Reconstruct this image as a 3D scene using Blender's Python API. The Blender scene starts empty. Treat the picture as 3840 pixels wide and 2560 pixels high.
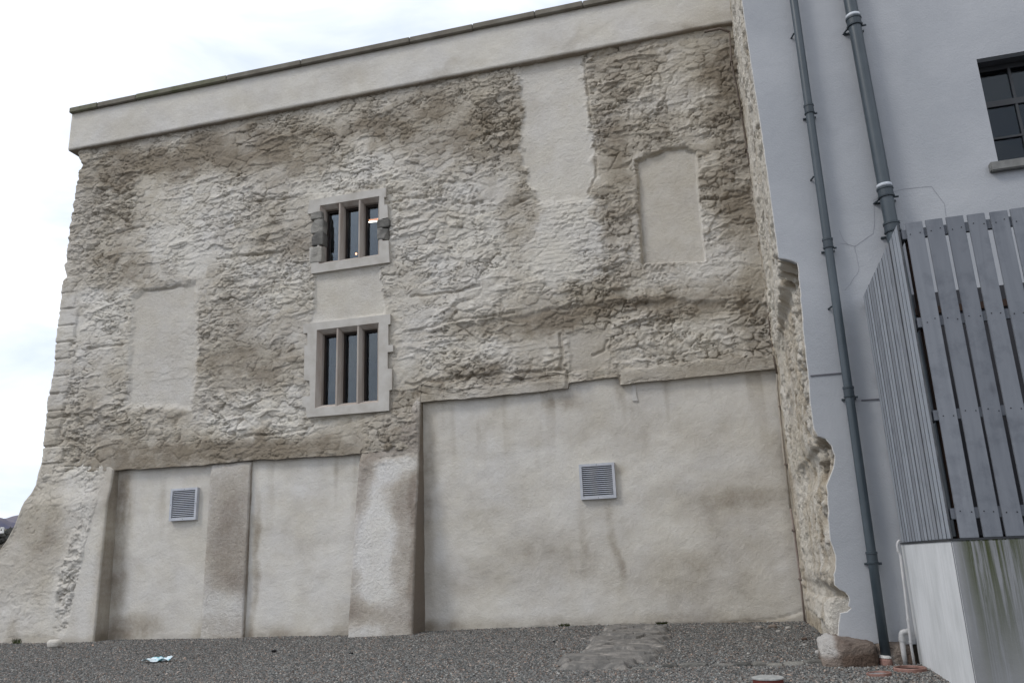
import bpy, bmesh, math, random
import numpy as np
R=math.radians
rng=np.random.default_rng(7); random.seed(7)
sc=bpy.context.scene
# ------------------------------------------------------------------ camera
W,H=3840.,2560.; FPX=28.82/36*W; EYE=1.25
YAW,PITCH,ROLL=R(-14.70),R(15.16),R(-2.247)
cy,sy,cp,sp=math.cos(YAW),math.sin(YAW),math.cos(PITCH),math.sin(PITCH)
fw=np.array([sy*cp,cy*cp,sp]); r0=np.array([cy,-sy,0.]); u0=np.cross(r0,fw)
CR=math.cos(ROLL)*r0+math.sin(ROLL)*u0; CU=-math.sin(ROLL)*r0+math.cos(ROLL)*u0
cd=bpy.data.cameras.new('camera'); cam=bpy.data.objects.new('camera',cd); sc.collection.objects.link(cam)
from mathutils import Matrix, Vector
cam.matrix_world=Matrix(((CR[0],CU[0],-fw[0],0),(CR[1],CU[1],-fw[1],0),(CR[2],CU[2],-fw[2],EYE),(0,0,0,1)))
cd.sensor_width=36; cd.lens=28.82; cd.clip_start=.1; cd.clip_end=12000
sc.camera=cam
# ------------------------------------------------------------------ light
sc.view_settings.view_transform='Standard'; sc.view_settings.look='None'; sc.view_settings.gamma=1
sc.view_settings.exposure=0.06
SUN_EL,SUN_AZ=R(48),R(232)      # azimuth clockwise from +Y (into the wall): from behind left of the viewer
w=bpy.data.worlds.new('World'); sc.world=w; w.use_nodes=True
def world():
    nt=w.node_tree; N=nt.nodes; L=nt.links; N.clear()
    out=N.new('ShaderNodeOutputWorld'); bg=N.new('ShaderNodeBackground'); L.new(bg.outputs[0],out.inputs[0])
    sky=N.new('ShaderNodeTexSky'); sky.sky_type='NISHITA'; sky.sun_disc=False
    sky.sun_elevation=SUN_EL; sky.sun_rotation=SUN_AZ
    tc=N.new('ShaderNodeTexCoord'); mp=N.new('ShaderNodeMapping'); mp.inputs['Scale'].default_value=(1,1,2.6)
    L.new(tc.outputs['Generated'],mp.inputs[0])
    n=N.new('ShaderNodeTexNoise'); n.inputs['Scale'].default_value=3.2; n.inputs['Detail'].default_value=6; n.inputs['Roughness'].default_value=.52
    n.inputs['Distortion'].default_value=.4
    L.new(mp.outputs[0],n.inputs[0])
    cr=N.new('ShaderNodeValToRGB'); cr.color_ramp.elements[0].position=.36; cr.color_ramp.elements[1].position=.62
    cr.color_ramp.elements[0].color=(6.3,7.2,8.9,1); cr.color_ramp.elements[1].color=(11.5,11.6,11.9,1)
    L.new(n.outputs[0],cr.inputs[0])
    mx=N.new('ShaderNodeMixRGB'); mx.inputs[0].default_value=.88
    L.new(sky.outputs[0],mx.inputs[1]); L.new(cr.outputs[0],mx.inputs[2]); L.new(mx.outputs[0],bg.inputs[0])
    bg.inputs[1].default_value=.12
world()
sd=bpy.data.lights.new('sun','SUN'); sd.energy=1.3; sd.angle=R(14); sd.color=(1,.96,.9)
so=bpy.data.objects.new('sun',sd); sc.collection.objects.link(so)
sdir=Vector((math.sin(SUN_AZ)*math.cos(SUN_EL),math.cos(SUN_AZ)*math.cos(SUN_EL),math.sin(SUN_EL)))
so.rotation_euler=sdir.to_track_quat('Z','Y').to_euler(); so.location=(0,0,40)
# ------------------------------------------------------------------ helpers
DS=W/2352.  # measurements below are in a 2352 px wide view of the photograph; at() takes them to a plane of the place
def ray(x,y): return CR*((x*DS-W/2)/FPX)-CU*((y*DS-H/2)/FPX)+fw
def at(x,y,Y):
    v=ray(x,y)*(Y/ray(x,y)[1]); return (v[0],v[2]+EYE)
def ats(pts,Y): return [at(x,y,Y) for x,y in pts]
def tag(o,label=None,cat=None,group=None,kind=None):
    if label: o['label']=label
    if cat: o['category']=cat
    if group: o['group']=group
    if kind: o['kind']=kind
    return o
def link(o,parent=None):
    sc.collection.objects.link(o)
    if parent is not None: o.parent=parent
    return o
def thing(name,label,cat,loc=(0,0,0),group=None):
    o=bpy.data.objects.new(name,None); o.empty_display_size=.2; link(o); o.location=loc
    return tag(o,label,cat,group)
def setmat(me,mats):
    for m in (mats if isinstance(mats,(list,tuple)) else [mats]): me.materials.append(m)
def obj(name,bm,mat,parent=None,smooth=False):
    me=bpy.data.meshes.new(name); bmesh.ops.recalc_face_normals(bm,faces=bm.faces); bm.to_mesh(me); bm.free()
    setmat(me,mat)
    if smooth: me.polygons.foreach_set('use_smooth',[True]*len(me.polygons))
    o=bpy.data.objects.new(name,me); link(o,parent)
    if parent is not None and parent.type=='EMPTY': o.matrix_parent_inverse=Matrix.Translation(-Vector(parent.location))
    return o
def mesh_np(name,V,F,mat,parent=None,attrs=None,smooth=True):
    V=np.asarray(V,np.float32).reshape(-1,3); F=np.asarray(F,np.int32); k=F.shape[1]
    me=bpy.data.meshes.new(name); me.vertices.add(len(V)); me.vertices.foreach_set('co',V.ravel())
    me.loops.add(F.size); me.loops.foreach_set('vertex_index',F.ravel())
    me.polygons.add(len(F)); me.polygons.foreach_set('loop_start',np.arange(0,F.size,k,dtype=np.int32))
    me.polygons.foreach_set('loop_total',np.full(len(F),k,np.int32))
    me.update(calc_edges=True); me.validate()
    me.polygons.foreach_set('use_smooth',np.full(len(me.polygons),smooth))
    for a,v in (attrs or {}).items():
        at_=me.attributes.new(a,'FLOAT','POINT'); at_.data.foreach_set('value',np.asarray(v,np.float32).ravel())
    setmat(me,mat); o=bpy.data.objects.new(name,me); link(o,parent)
    if parent is not None and parent.type=='EMPTY': o.matrix_parent_inverse=Matrix.Translation(-Vector(parent.location))
    return o
def gridmesh(name,X,Y,Z,mat,parent=None,attrs=None,smooth=True,mask=None,flip=False):
    n,m=X.shape; idx=np.arange(n*m).reshape(n,m)
    a,b,c,d=idx[:-1,:-1],idx[:-1,1:],idx[1:,1:],idx[1:,:-1]
    F=np.stack([a,b,c,d] if not flip else [d,c,b,a],-1).reshape(-1,4)
    if mask is not None: F=F[mask[:-1,:-1].ravel()]
    return mesh_np(name,np.stack([X,Y,Z],-1),F,mat,parent,attrs,smooth)
def box(bm,x0,x1,y0,y1,z0,z1,bev=0):
    vs=[bm.verts.new(p) for p in ((x0,y0,z0),(x1,y0,z0),(x1,y1,z0),(x0,y1,z0),(x0,y0,z1),(x1,y0,z1),(x1,y1,z1),(x0,y1,z1))]
    fs=[bm.faces.new([vs[i] for i in q]) for q in ((0,1,2,3),(4,7,6,5),(0,4,5,1),(1,5,6,2),(2,6,7,3),(3,7,4,0))]
    if bev:
        es=list({e for f in fs for e in f.edges})
        bmesh.ops.bevel(bm,geom=es,offset=bev,segments=2,affect='EDGES')
    return bm
def tube(bm,pts,r,n=12,cap=True):
    pts=[Vector(p) for p in pts]; rings=[]
    rs=r if isinstance(r,(list,tuple)) else [r]*len(pts)
    for i,p in enumerate(pts):
        d=(pts[min(i+1,len(pts)-1)]-pts[max(i-1,0)]).normalized()
        a=Vector((0,1,0)) if abs(d.y)<.9 else Vector((1,0,0))
        e=d.cross(a).normalized(); f=d.cross(e).normalized()
        rings.append([bm.verts.new(p+e*math.cos(t)*rs[i]+f*math.sin(t)*rs[i]) for t in [2*math.pi*k/n for k in range(n)]])
    for a,b in zip(rings,rings[1:]):
        for k in range(n): bm.faces.new((a[k],a[(k+1)%n],b[(k+1)%n],b[k]))
    if cap: bm.faces.new(rings[0]); bm.faces.new(rings[-1][::-1])
    return bm
def plate(bm,outer,holes,y0,y1):
    """polygon in X,Z with holes, extruded from Y=y0 (front) to y1"""
    b=bmesh.new(); es=[]
    for lp in [outer]+list(holes):
        vs=[b.verts.new((x,y0,z)) for x,z in lp]
        es+=[b.edges.new((vs[i],vs[(i+1)%len(vs)])) for i in range(len(vs))]
    bmesh.ops.triangle_fill(b,use_beauty=True,use_dissolve=False,edges=es)
    b.verts.index_update(); base=[tuple(v.co) for v in b.verts]; fc=[[v.index for v in f.verts] for f in b.faces]
    b.free()
    A=[bm.verts.new(p) for p in base]; B=[bm.verts.new((p[0],y1,p[2])) for p in base]
    for f in fc: bm.faces.new([A[i] for i in f]); bm.faces.new([B[i] for i in reversed(f)])
    k=0
    for lp in [outer]+list(holes):
        n=len(lp)
        for i in range(n): bm.faces.new((A[k+i],A[k+(i+1)%n],B[k+(i+1)%n],B[k+i]))
        k+=n
    return bm
# noise -------------------------------------------------------------
def hsh(i,j,s):
    i=i.astype(np.int64); j=j.astype(np.int64)
    h=(i*374761393+j*668265263+s*1442695041)&0xffffffff
    h=((h^(h>>13))*1274126177)&0xffffffff; h=((h^(h>>16))*2246822519)&0xffffffff
    return ((h^(h>>15))&0xffffff)/float(0xffffff)
def vn(x,y,s=0):
    i=np.floor(x); j=np.floor(y); fx=x-i; fy=y-j
    fx=fx*fx*fx*(fx*(fx*6-15)+10); fy=fy*fy*fy*(fy*(fy*6-15)+10)
    a,b,c,d=hsh(i,j,s),hsh(i+1,j,s),hsh(i,j+1,s),hsh(i+1,j+1,s)
    return (a*(1-fx)+b*fx)*(1-fy)+(c*(1-fx)+d*fx)*fy
def fbm(x,y,o=5,s=0,g=.5):
    v=0;a=1;t=0
    for k in range(o):
        c_,s_=math.cos(.6*k),math.sin(.6*k)
        v=v+a*vn((x*c_-y*s_)*2**k+17.3*k,(x*s_+y*c_)*2**k+9.1*k,s+k); t+=a; a*=g
    return v/t
def worley(x,y,s=0,jit=.85):
    i=np.floor(x); j=np.floor(y); F1=np.full(x.shape,9.); F2=np.full(x.shape,9.); ID=np.zeros(x.shape)
    for di in (-1,0,1):
        for dj in (-1,0,1):
            a,b=i+di,j+dj
            px=a+.5+(hsh(a,b,s)-.5)*jit; py=b+.5+(hsh(a,b,s+5)-.5)*jit
            d=np.hypot(px-x,py-y); m=d<F1
            F2=np.where(m,F1,np.minimum(F2,d)); ID=np.where(m,hsh(a,b,s+9),ID); F1=np.where(m,d,F1)
    return F1,F2,ID
def sst(a,b,x):
    t=np.clip((x-a)/(b-a),0,1); return t*t*(3-2*t)
def polymask(X,Z,poly,soft):
    """1 inside the polygon, fading over +-soft metres"""
    ins=np.zeros(X.shape,bool); D=np.full(X.shape,1e9); n=len(poly)
    for k in range(n):
        (x1,z1),(x2,z2)=poly[k],poly[(k+1)%n]
        c_=((z1>Z)!=(z2>Z)); 
        if z1!=z2: ins^=c_&(X<(x2-x1)*(Z-z1)/(z2-z1)+x1)
        dx,dz=x2-x1,z2-z1; t=np.clip(((X-x1)*dx+(Z-z1)*dz)/(dx*dx+dz*dz+1e-9),0,1)
        D=np.minimum(D,np.hypot(X-x1-t*dx,Z-z1-t*dz))
    sd_=np.where(ins,D,-D); return sst(-soft,soft,sd_)
def linedist(X,Z,pl):
    D=np.full(X.shape,1e9)
    for (x1,z1),(x2,z2) in zip(pl,pl[1:]):
        dx,dz=x2-x1,z2-z1; t=np.clip(((X-x1)*dx+(Z-z1)*dz)/(dx*dx+dz*dz+1e-9),0,1)
        D=np.minimum(D,np.hypot(X-x1-t*dx,Z-z1-t*dz))
    return D
# ------------------------------------------------------------------ materials
def M(name,rough=.85,spec=.3,metal=0):
    m=bpy.data.materials.new(name); m.use_nodes=True; b=m.node_tree.nodes['Principled BSDF']
    b.inputs['Roughness'].default_value=rough; b.inputs['Specular IOR Level'].default_value=spec; b.inputs['Metallic'].default_value=metal
    return m,m.node_tree,b
def nz(nt,scale,detail=5,rough=.55,vec=None,stretch=None,dist=0):
    n=nt.nodes.new('ShaderNodeTexNoise'); n.inputs['Scale'].default_value=scale; n.inputs['Detail'].default_value=detail
    n.inputs['Roughness'].default_value=rough; n.inputs['Distortion'].default_value=dist
    tc=nt.nodes.new('ShaderNodeTexCoord'); src=tc.outputs['Object']
    if stretch:
        mp=nt.nodes.new('ShaderNodeMapping'); mp.inputs['Scale'].default_value=stretch; nt.links.new(src,mp.inputs[0]); src=mp.outputs[0]
    nt.links.new(src,n.inputs['Vector']); return n.outputs[0]
def ramp(nt,src,stops,interp='LINEAR'):
    c=nt.nodes.new('ShaderNodeValToRGB'); c.color_ramp.interpolation=interp; e=c.color_ramp.elements
    while len(e)<len(stops): e.new(.5)
    for k,(p,col) in enumerate(stops): e[k].position=p; e[k].color=(*col,1) if len(col)==3 else col
    nt.links.new(src,c.inputs[0]); return c.outputs[0]
def mixc(nt,f,a,b,mode='MIX'):
    m=nt.nodes.new('ShaderNodeMixRGB'); m.blend_type=mode
    for i,v in enumerate((f,a,b)):
        if hasattr(v,'links') : nt.links.new(v,m.inputs[i])
        elif i==0: m.inputs[0].default_value=v
        else: m.inputs[i].default_value=(*v,1)
    return m.outputs[0]
def math_(nt,op,a,b=0,clamp=False):
    m=nt.nodes.new('ShaderNodeMath'); m.operation=op; m.use_clamp=clamp
    for i,v in enumerate((a,b)):
        if hasattr(v,'links'): nt.links.new(v,m.inputs[i])
        else: m.inputs[i].default_value=v
    return m.outputs[0]
def attr(nt,name):
    a=nt.nodes.new('ShaderNodeAttribute'); a.attribute_name=name; return a.outputs['Fac']
def bump(nt,b,src,dist,strength=1):
    n=nt.nodes.new('ShaderNodeBump'); n.inputs['Distance'].default_value=dist; n.inputs['Strength'].default_value=strength
    nt.links.new(src,n.inputs['Height']); nt.links.new(n.outputs[0],b.inputs['Normal'])
def simple(name,c1,c2,scale=3,rough=.85,spec=.3,bd=0,bs=40,stretch=None,metal=0,detail=5,lo=.35,hi=.65):
    m,nt,b=M(name,rough,spec,metal)
    nt.links.new(ramp(nt,nz(nt,scale,detail,stretch=stretch),[(lo,c1),(hi,c2)]),b.inputs['Base Color'])
    if bd: bump(nt,b,nz(nt,bs,4,stretch=stretch),bd)
    return m
def mat_lime(name='limewash',pale=(.60,.576,.528),mid=(.445,.41,.352),dark=(.242,.208,.162),bd=.012,sp=.42):
    m,nt,b=M(name,.95,.15)
    st=attr(nt,'stain_shade')
    f=math_(nt,'ADD',st,math_(nt,'MULTIPLY',math_(nt,'SUBTRACT',nz(nt,2.6,8,.62),.5),.55))
    f=math_(nt,'ADD',f,math_(nt,'MULTIPLY',math_(nt,'SUBTRACT',nz(nt,14,6,.75),.5),sp),True)
    c=ramp(nt,f,[(0,pale),(.5,mid),(1,dark)])
    c=mixc(nt,.5,c,ramp(nt,nz(nt,.9,5,.6),[(.35,(.97,.97,1.0)),(.65,(1.03,1.0,.93))]),'MULTIPLY')
    nt.links.new(c,b.inputs['Base Color'])
    h=math_(nt,'ADD',nz(nt,17,6,.72),math_(nt,'MULTIPLY',nz(nt,60,3,.6),.35))
    bump(nt,b,h,bd*2.,1.); return m
LIME=mat_lime()
PANEL=mat_lime('smooth_lime_render',(.62,.60,.557),(.485,.456,.405),(.25,.215,.172),.008)
PIERM=mat_lime('grey_harling',(.67,.655,.625),(.455,.418,.37),(.26,.222,.185),.022,.6)
BROK=mat_lime('broken_masonry',(.69,.65,.575),(.50,.435,.34),(.15,.11,.075),.03)
PARM=simple('parapet_harling',(.47,.45,.42),(.56,.545,.52),.8,.95,.15,.010,45)
def mat_grey():
    m,nt,b=M('grey_painted_render',.8,.3)
    c=ramp(nt,nz(nt,.55,6,.55,dist=.6),[(.3,(.322,.335,.355)),(.7,(.41,.42,.436))])
    c=mixc(nt,.35,c,ramp(nt,nz(nt,1.1,5,.6,stretch=(3,3,.35)),[(.35,(.93,.93,.95)),(.6,(1,1,1))]),'MULTIPLY')
    nt.links.new(c,b.inputs['Base Color']); bump(nt,b,math_(nt,'ADD',nz(nt,45,4,.6),math_(nt,'MULTIPLY',nz(nt,2.2,4,.6),3)),.005,.8); return m
GREY=mat_grey()
ROUGHGREY=simple('lime_edge',(.55,.54,.52),(.68,.66,.62),8,.9,.2,.01,40)
PIPE=simple('slate_grey_plastic',(.036,.050,.060),(.052,.068,.080),2.5,.38,.5)
PIPEC=simple('slate_grey_plastic_collar',(.030,.041,.050),(.042,.055,.065),5,.45,.4)
WHITEP=simple('white_plastic',(.42,.42,.42),(.56,.55,.54),6,.5,.4)
BAND=simple('white_joint_band',(.42,.45,.49),(.56,.58,.61),9,.5,.4)
DARKFR=simple('dark_window_paint',(.014,.015,.018),(.022,.024,.027),6,.45,.5)
BROWNFR=simple('dark_brown_timber',(.018,.012,.009),(.03,.019,.014),6,.55,.3)
CONC=simple('grey_stone_sill',(.15,.15,.145),(.22,.22,.21),9,.9,.2,.004,60)
COPE=simple('mossy_coping_stone',(.145,.13,.105),(.21,.195,.165),2.2,.9,.2,.006,40,detail=8)
COPE2=simple('mossy_coping_stone_green',(.12,.125,.075),(.20,.185,.15),2.6,.9,.2,.006,40,detail=8)
SURR=simple('dressed_sandstone',(.42,.395,.355),(.53,.51,.475),2.4,.85,.2,.003,55,detail=7)
MULL=simple('pinkish_sandstone',(.34,.285,.245),(.45,.415,.375),1.6,.85,.2,.003,55,stretch=(3,3,.6),detail=7)
JAMB=simple('dark_rubble_stone',(.10,.10,.098),(.26,.25,.23),5,.9,.2,.015,22,detail=7)
VENT=simple('grey_aluminium',(.42,.44,.48),(.50,.515,.55),5,.5,.4)
VOID=simple('dark_void',(.012,.011,.012),(.018,.016,.017),3,.9,.1)
RUST=simple('rusty_grate',(.05,.028,.02),(.11,.07,.05),9,.9,.2,.006,50)
TERRA=simple('terracotta_clay',(.17,.085,.065),(.30,.18,.15),9,.7,.3,.004,50)
SLATE=None
def glass(ior=1.62):
    m=bpy.data.materials.new('window_glass'); m.use_nodes=True; nt=m.node_tree; nt.nodes.remove(nt.nodes['Principled BSDF'])
    o=nt.nodes['Material Output']; g=nt.nodes.new('ShaderNodeBsdfGlossy'); g.inputs['Roughness'].default_value=.03; g.inputs['Color'].default_value=(.85,.93,1,1)
    t=nt.nodes.new('ShaderNodeBsdfTransparent'); t.inputs['Color'].default_value=(.75,.78,.8,1)
    f=nt.nodes.new('ShaderNodeFresnel'); f.inputs['IOR'].default_value=ior
    mx=nt.nodes.new('ShaderNodeMixShader'); nt.links.new(f.outputs[0],mx.inputs[0]); nt.links.new(t.outputs[0],mx.inputs[1]); nt.links.new(g.outputs[0],mx.inputs[2])
    nt.links.new(mx.outputs[0],o.inputs[0])
    bp=nt.nodes.new('ShaderNodeBump'); bp.inputs['Distance'].default_value=.004; nt.links.new(nz(nt,1.7,2),bp.inputs['Height']); nt.links.new(bp.outputs[0],g.inputs['Normal'])
    return m
GLASS=glass(); GLASSD=glass(1.33)
def emit(name,c,s):
    m,nt,b=M(name); b.inputs['Emission Color'].default_value=(*c,1); b.inputs['Emission Strength'].default_value=s
    b.inputs['Base Color'].default_value=(*c,1); return m
# ================================================================== OLD BUILDING
YM=17.3; YR=17.12; XC=1.0          # infill face, rubble face, inner corner
def gz(x,y=0): return -.11*sst(-3,-10,np.asarray(x,float))
OLD=thing('stone_building','old rubble stone building in flaking pale limewash, with two mullioned windows and bricked-up bays','building',(-8,YM,0))
# silhouette of the left gable end, measured in the photograph
LEFT=[(175,352),(184,378),(177,392),(172,420),(161,470),(164,484),(158,492),(155,540),(150,570),(146,603),(142,607),(147,633),(142,645),(136,657),(136,680),(134,703),(128,740),(124,766),(122,810),(118,850),(112,890),(108,900),(104,919),(98,990),(92,1065),(85,1115)]
LEFTW=sorted([(z,x) for x,z in ats(LEFT,YR)])
XL=lambda z: np.interp(z,[a for a,b in LEFTW],[b for a,b in LEFTW])
# lower outline of the rubble: lintels of the bays
Z12=[at(270,1078,YR)[1],at(482,1066,YR)[1],at(582,1058,YR)[1],at(825,1045,YR)[1]]
XE3=-6.70
big=ats([(968,922),(1100,912),(1303,891),(1304,878),(1418,863),(1421,882),(1560,868),(1783,845),(1800,843)],YR)
def zbot(X):
    xs=[-20,-14.8,-12.1,-11.0,-8.3]; zs=[3.86,3.86,3.82,3.84,3.80]
    a=np.interp(X,xs,zs)+.02*(fbm(X*3,X*0+3,3,4)-.5)*2
    bx=[p[0] for p in big]; bz=[p[1] for p in big]
    b=np.interp(X,bx,bz)+.02*(fbm(X*2.5,X*0,4,8)-.5)*2
    return np.where(X<XE3,a,b)
ZT=13.12
P_=lambda pts,Y=YR: ats(pts,Y)
SMOOTH=[ # polygon, edge softness, recess, smooth amount, stain offset
 (P_([(1188,148),(1337,116),(1345,230),(1364,330),(1350,462),(1235,464),(1215,425),(1197,335),(1200,225)]),.09,.035,.93,-.50),
 (P_([(300,680),(330,665),(447,650),(452,800),(432,935),(288,930),(300,780)]),.10,.05,.86,-.34),
 (P_([(728,626),(870,610),(882,722),(712,745)]),.035,.03,.95,-.36),
 (P_([(1464,366),(1480,358),(1510,346),(1545,336),(1572,335),(1598,345),(1602,420),(1619,597),(1474,602)]),.02,.11,.95,-.30),
 (P_([(1305,765),(1385,755),(1392,838),(1308,850)]),.05,.03,.8,-.1),
 (P_([(1425,850),(1560,832),(1790,812),(1800,850),(1421,890)]),.05,-.03,.75,.05),
 (P_([(960,905),(1300,868),(1303,895),(962,928)]),.04,-.03,.65,.08),
 (P_([(480,815),(620,790),(625,880),(490,900)]),.08,.01,.6,.05),
 (P_([(262,1030),(560,1010),(840,985),(840,1060),(262,1090)]),.06,.0,.5,.22),
]
# blotches: x,y,rx,ry (photo), stain value
BLOB=[(300,375,170,38,.55),(480,350,180,45,.6),(700,330,190,50,.5),(1000,265,190,65,.62),(1120,330,80,60,.4),(1440,180,90,60,.55),(1400,400,40,190,.6),
(1700,330,55,250,.55),(1680,150,90,60,.5),(1205,470,40,110,.5),(1520,300,120,50,.35),(660,545,70,50,.45),(230,480,90,90,.38),(250,610,110,50,.5),(530,830,110,70,.5),(560,700,80,60,.2),(1330,690,160,55,.62),
(1600,680,190,35,.4),(1740,700,40,120,.35),(540,1045,330,32,.6),(1120,885,190,25,.4),(1620,845,190,25,.28),(900,980,70,110,.55),(180,980,90,110,.28),(230,1060,90,50,.3),(380,960,90,45,.3),(1660,450,40,120,.45),(640,870,70,50,.3),
(1210,290,40,60,.3),(1000,510,60,40,.15),(1120,740,160,22,.35),(330,500,60,40,.3),(600,250,300,15,.4),(1420,720,200,30,.3),
(430,500,110,70,-.4),(440,590,90,40,-.3),(820,385,80,45,-.55),(1050,560,150,130,-.42),(1300,550,80,95,-.62),(1530,200,80,50,-.2),(1580,640,140,28,-.4),(1250,560,50,130,-.2),(560,990,120,28,-.35),(1110,790,180,50,-.38),(1600,770,150,45,-.25),
(200,720,70,90,-.4),(380,590,60,40,-.25),(640,640,90,60,-.3),(960,760,60,90,-.15),(1590,500,60,160,-.25),(1680,590,60,60,-.2),(720,420,60,30,-.2),(650,930,80,30,-.3),(130,900,30,60,-.3)]
BL=[]
for x,y,rx,ry,v in BLOB:
    a=at(x,y,YR); b=at(x+rx,y,YR); c_=at(x,y+ry,YR); BL.append((a[0],a[1],abs(b[0]-a[0]),abs(c_[1]-a[1]),v))
def blobs(X,Z,L,base,wa=1.):
    wx=X+.55*wa*(fbm(X*1.1,Z*1.1,4,31)-.5)*2+.12*(fbm(X*6,Z*6,3,33)-.5); wz=Z+.45*wa*(fbm(X*1.1+7,Z*1.1,4,37)-.5)*2+.12*(fbm(X*6,Z*6+4,3,34)-.5)
    s=np.full(X.shape,float(base))
    for x,z,rx,rz,v in L:
        d=((wx-x)/rx)**2+((wz-z)/rz)**2; s=s+v*(.85 if base==.30 else 1.)*np.exp(-d*d*.45-d*.25)
    return s
CREV=[[(1000,742),(1100,728),(1180,716)],[(932,878),(950,884),(975,872),(1000,876),(1060,866),(1140,858),(1230,852),(1292,846)],[(1286,765),(1290,810),(1284,848)],[(571,464),(640,457),(679,449)],
 [(1464,366),(1480,362),(1482,354),(1510,346),(1526,339),(1545,336),(1572,334),(1590,341)],[(1464,366),(1466,470),(1475,602)],[(330,666),(380,662),(420,655)],[(930,760),(1010,745)],[(1360,815),(1385,800),(1392,780)],
 [(560,1000),(640,995),(700,985)],[(720,965),(800,955),(862,948)],[(940,680),(1040,670),(1100,655)],[(1180,470),(1220,452),(1236,462)],[(1610,455),(1700,450)],[(1340,130),(1350,220),(1368,330),(1368,400),(1352,440)],
 [(240,540),(300,525),(330,520)],[(500,595),(560,585),(640,580)],[(880,470),(930,455),(1000,450)],[(1300,850),(1300,890)],[(1421,862),(1421,888)],[(150,1085),(210,1075)],[(110,960),(160,955)],[(200,800),(280,790)]]
CREVW=[P_(c) for c in CREV]
def rubble(X,Z,smooth,seed=0):
    """height field of harled rubble, metres: flush stones, joints part filled with lime, sparse crevices"""
    w1=fbm(X*2.1,Z*2.1,4,seed+1,.6)-.5; w2=fbm(X*2.1+5,Z*2.1,4,seed+2,.6)-.5
    w3=fbm(X*8,Z*8,3,seed+31)-.5; w4=fbm(X*8+3,Z*8,3,seed+32)-.5
    wx=X+.15*w1+.06*w3; wz=Z+.10*w2+.05*w4
    F1,F2,ID=worley(wx/.52,wz/.30,seed+10,.95); G1,G2,IE=worley(wx/.24+3,wz/.15,seed+20,.95)
    open_=sst(.50,.66,fbm(X*2.3+4,Z*3.0,4,seed+33,.6)); o2=sst(.46,.62,fbm(X*2.9+9,Z*3.5,4,seed+34,.6))
    e1=sst(0,.07,F2-F1); e2=sst(0,.11,G2-G1)
    big=.040*(ID-.5)*sst(0,.10,F2-F1)-.042*(1-e1)*open_+.012*sst(0,.3,F2-F1)
    sml=.050*(IE-.5)*sst(0,.16,G2-G1)-.032*(1-e2)*o2+.014*sst(0,.3,G2-G1)
    kk=sst(.40,.60,fbm(X*.8+9,Z*.9,3,seed+4))
    h=big*(1-kk)+sml*kk
    global CELL
    CELL=((ID-.5)*(1-kk)+(IE-.5)*kk)*(1-smooth)
    # lumpy patches
    q1,q2,q3=worley((wx+.05*w3)/.105,(wz+.05*w4)/.072,seed+25,1.); lm=sst(.50,.66,fbm(X*1.2+2,Z*1.5,4,seed+6,.55))
    h=h+lm*(.028*q3*sst(.6,.2,q1)-.008)
    # eroded ledges with a sharp shadowed foot
    def ledge(a,b,k,amp):
        ph=Z/a+1.5*(fbm(X*b,Z*b*1.3,4,seed+k,.55)-.5)*2; f=ph-np.floor(ph)
        on=sst(.54,.66,fbm(X*1.5+np.floor(ph)*7.7,np.floor(ph)*3.1+Z*.4,4,seed+k+1,.6))
        return amp*on*(sst(0,.10,f)*(1-f)**1.3)
    h=h+ledge(.30,.55,40,.050)+ledge(.15,1.0,45,.028)
    rg=1-np.abs(2*fbm(X*1.6+.3*w1+2,Z*4.2+w2,5,seed+7,.62)-1); h=h-.055*sst(.965,.995,rg)*sst(.42,.56,fbm(X*1.1,Z*1.1,3,seed+9))
    pk=fbm(X*7,Z*8.5,4,seed+50,.6); h=h-.035*sst(.64,.70,pk)*sst(.45,.6,fbm(X*.9+6,Z*.9,3,seed+51))
    fine=.050*(fbm(X*6,Z*7.0,5,seed+15,.68)-.5)+.024*(fbm(X*17,Z*19,3,seed+16,.6)-.5)
    h=h+fine*(.55+.9*sst(.4,.6,fbm(X*.7,Z*.8,3,seed+17)))
    amp=.55+.75*sst(.34,.62,fbm(X*.7+3,Z*.7,3,seed+12))
    h=h*amp*(1-smooth)*.78
    h=h+.08*(fbm(X*.33,Z*.4,3,seed+13)-.5)*(1-.75*smooth)+.010*(fbm(X*3,Z*3,4,seed+14)-.5)
    return h
def nosm(X,Z): return (.07*(fbm(X*5,Z*5,4,51)-.5)*2, .06*(fbm(X*5+4,Z*5,4,52)-.5)*2)
PIER3_TOP=3.8
def O(pts): return ats(pts,YR-.045)
s2=.6696/DS; cv=lambda L:[((1000+x*.6696)/DS,(600+y*.6696)/DS) for x,y in L]
low_out=O(cv([(206,918),(692,862),(692,918),(680,920),(681,1036),(707,1034),(707,1072),(677,1075),(677,1168),(701,1168),(701,1285),(686,1288),(684,1402),(224,1440),(218,1385),(200,1380),(200,1325),(242,1320),(240,1236),(208,1230),(211,1040),(228,1036),(228,968),(205,970)]))
up_out=O(cv([(240,226),(667,155),(667,206),(657,208),(658,250),(675,250),(679,322),(646,328),(646,452),(682,450),(684,518),(688,572),(248,636),(246,582),(240,576),(240,490),(284,486),(284,330),(284,294),(228,302)]))
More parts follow.
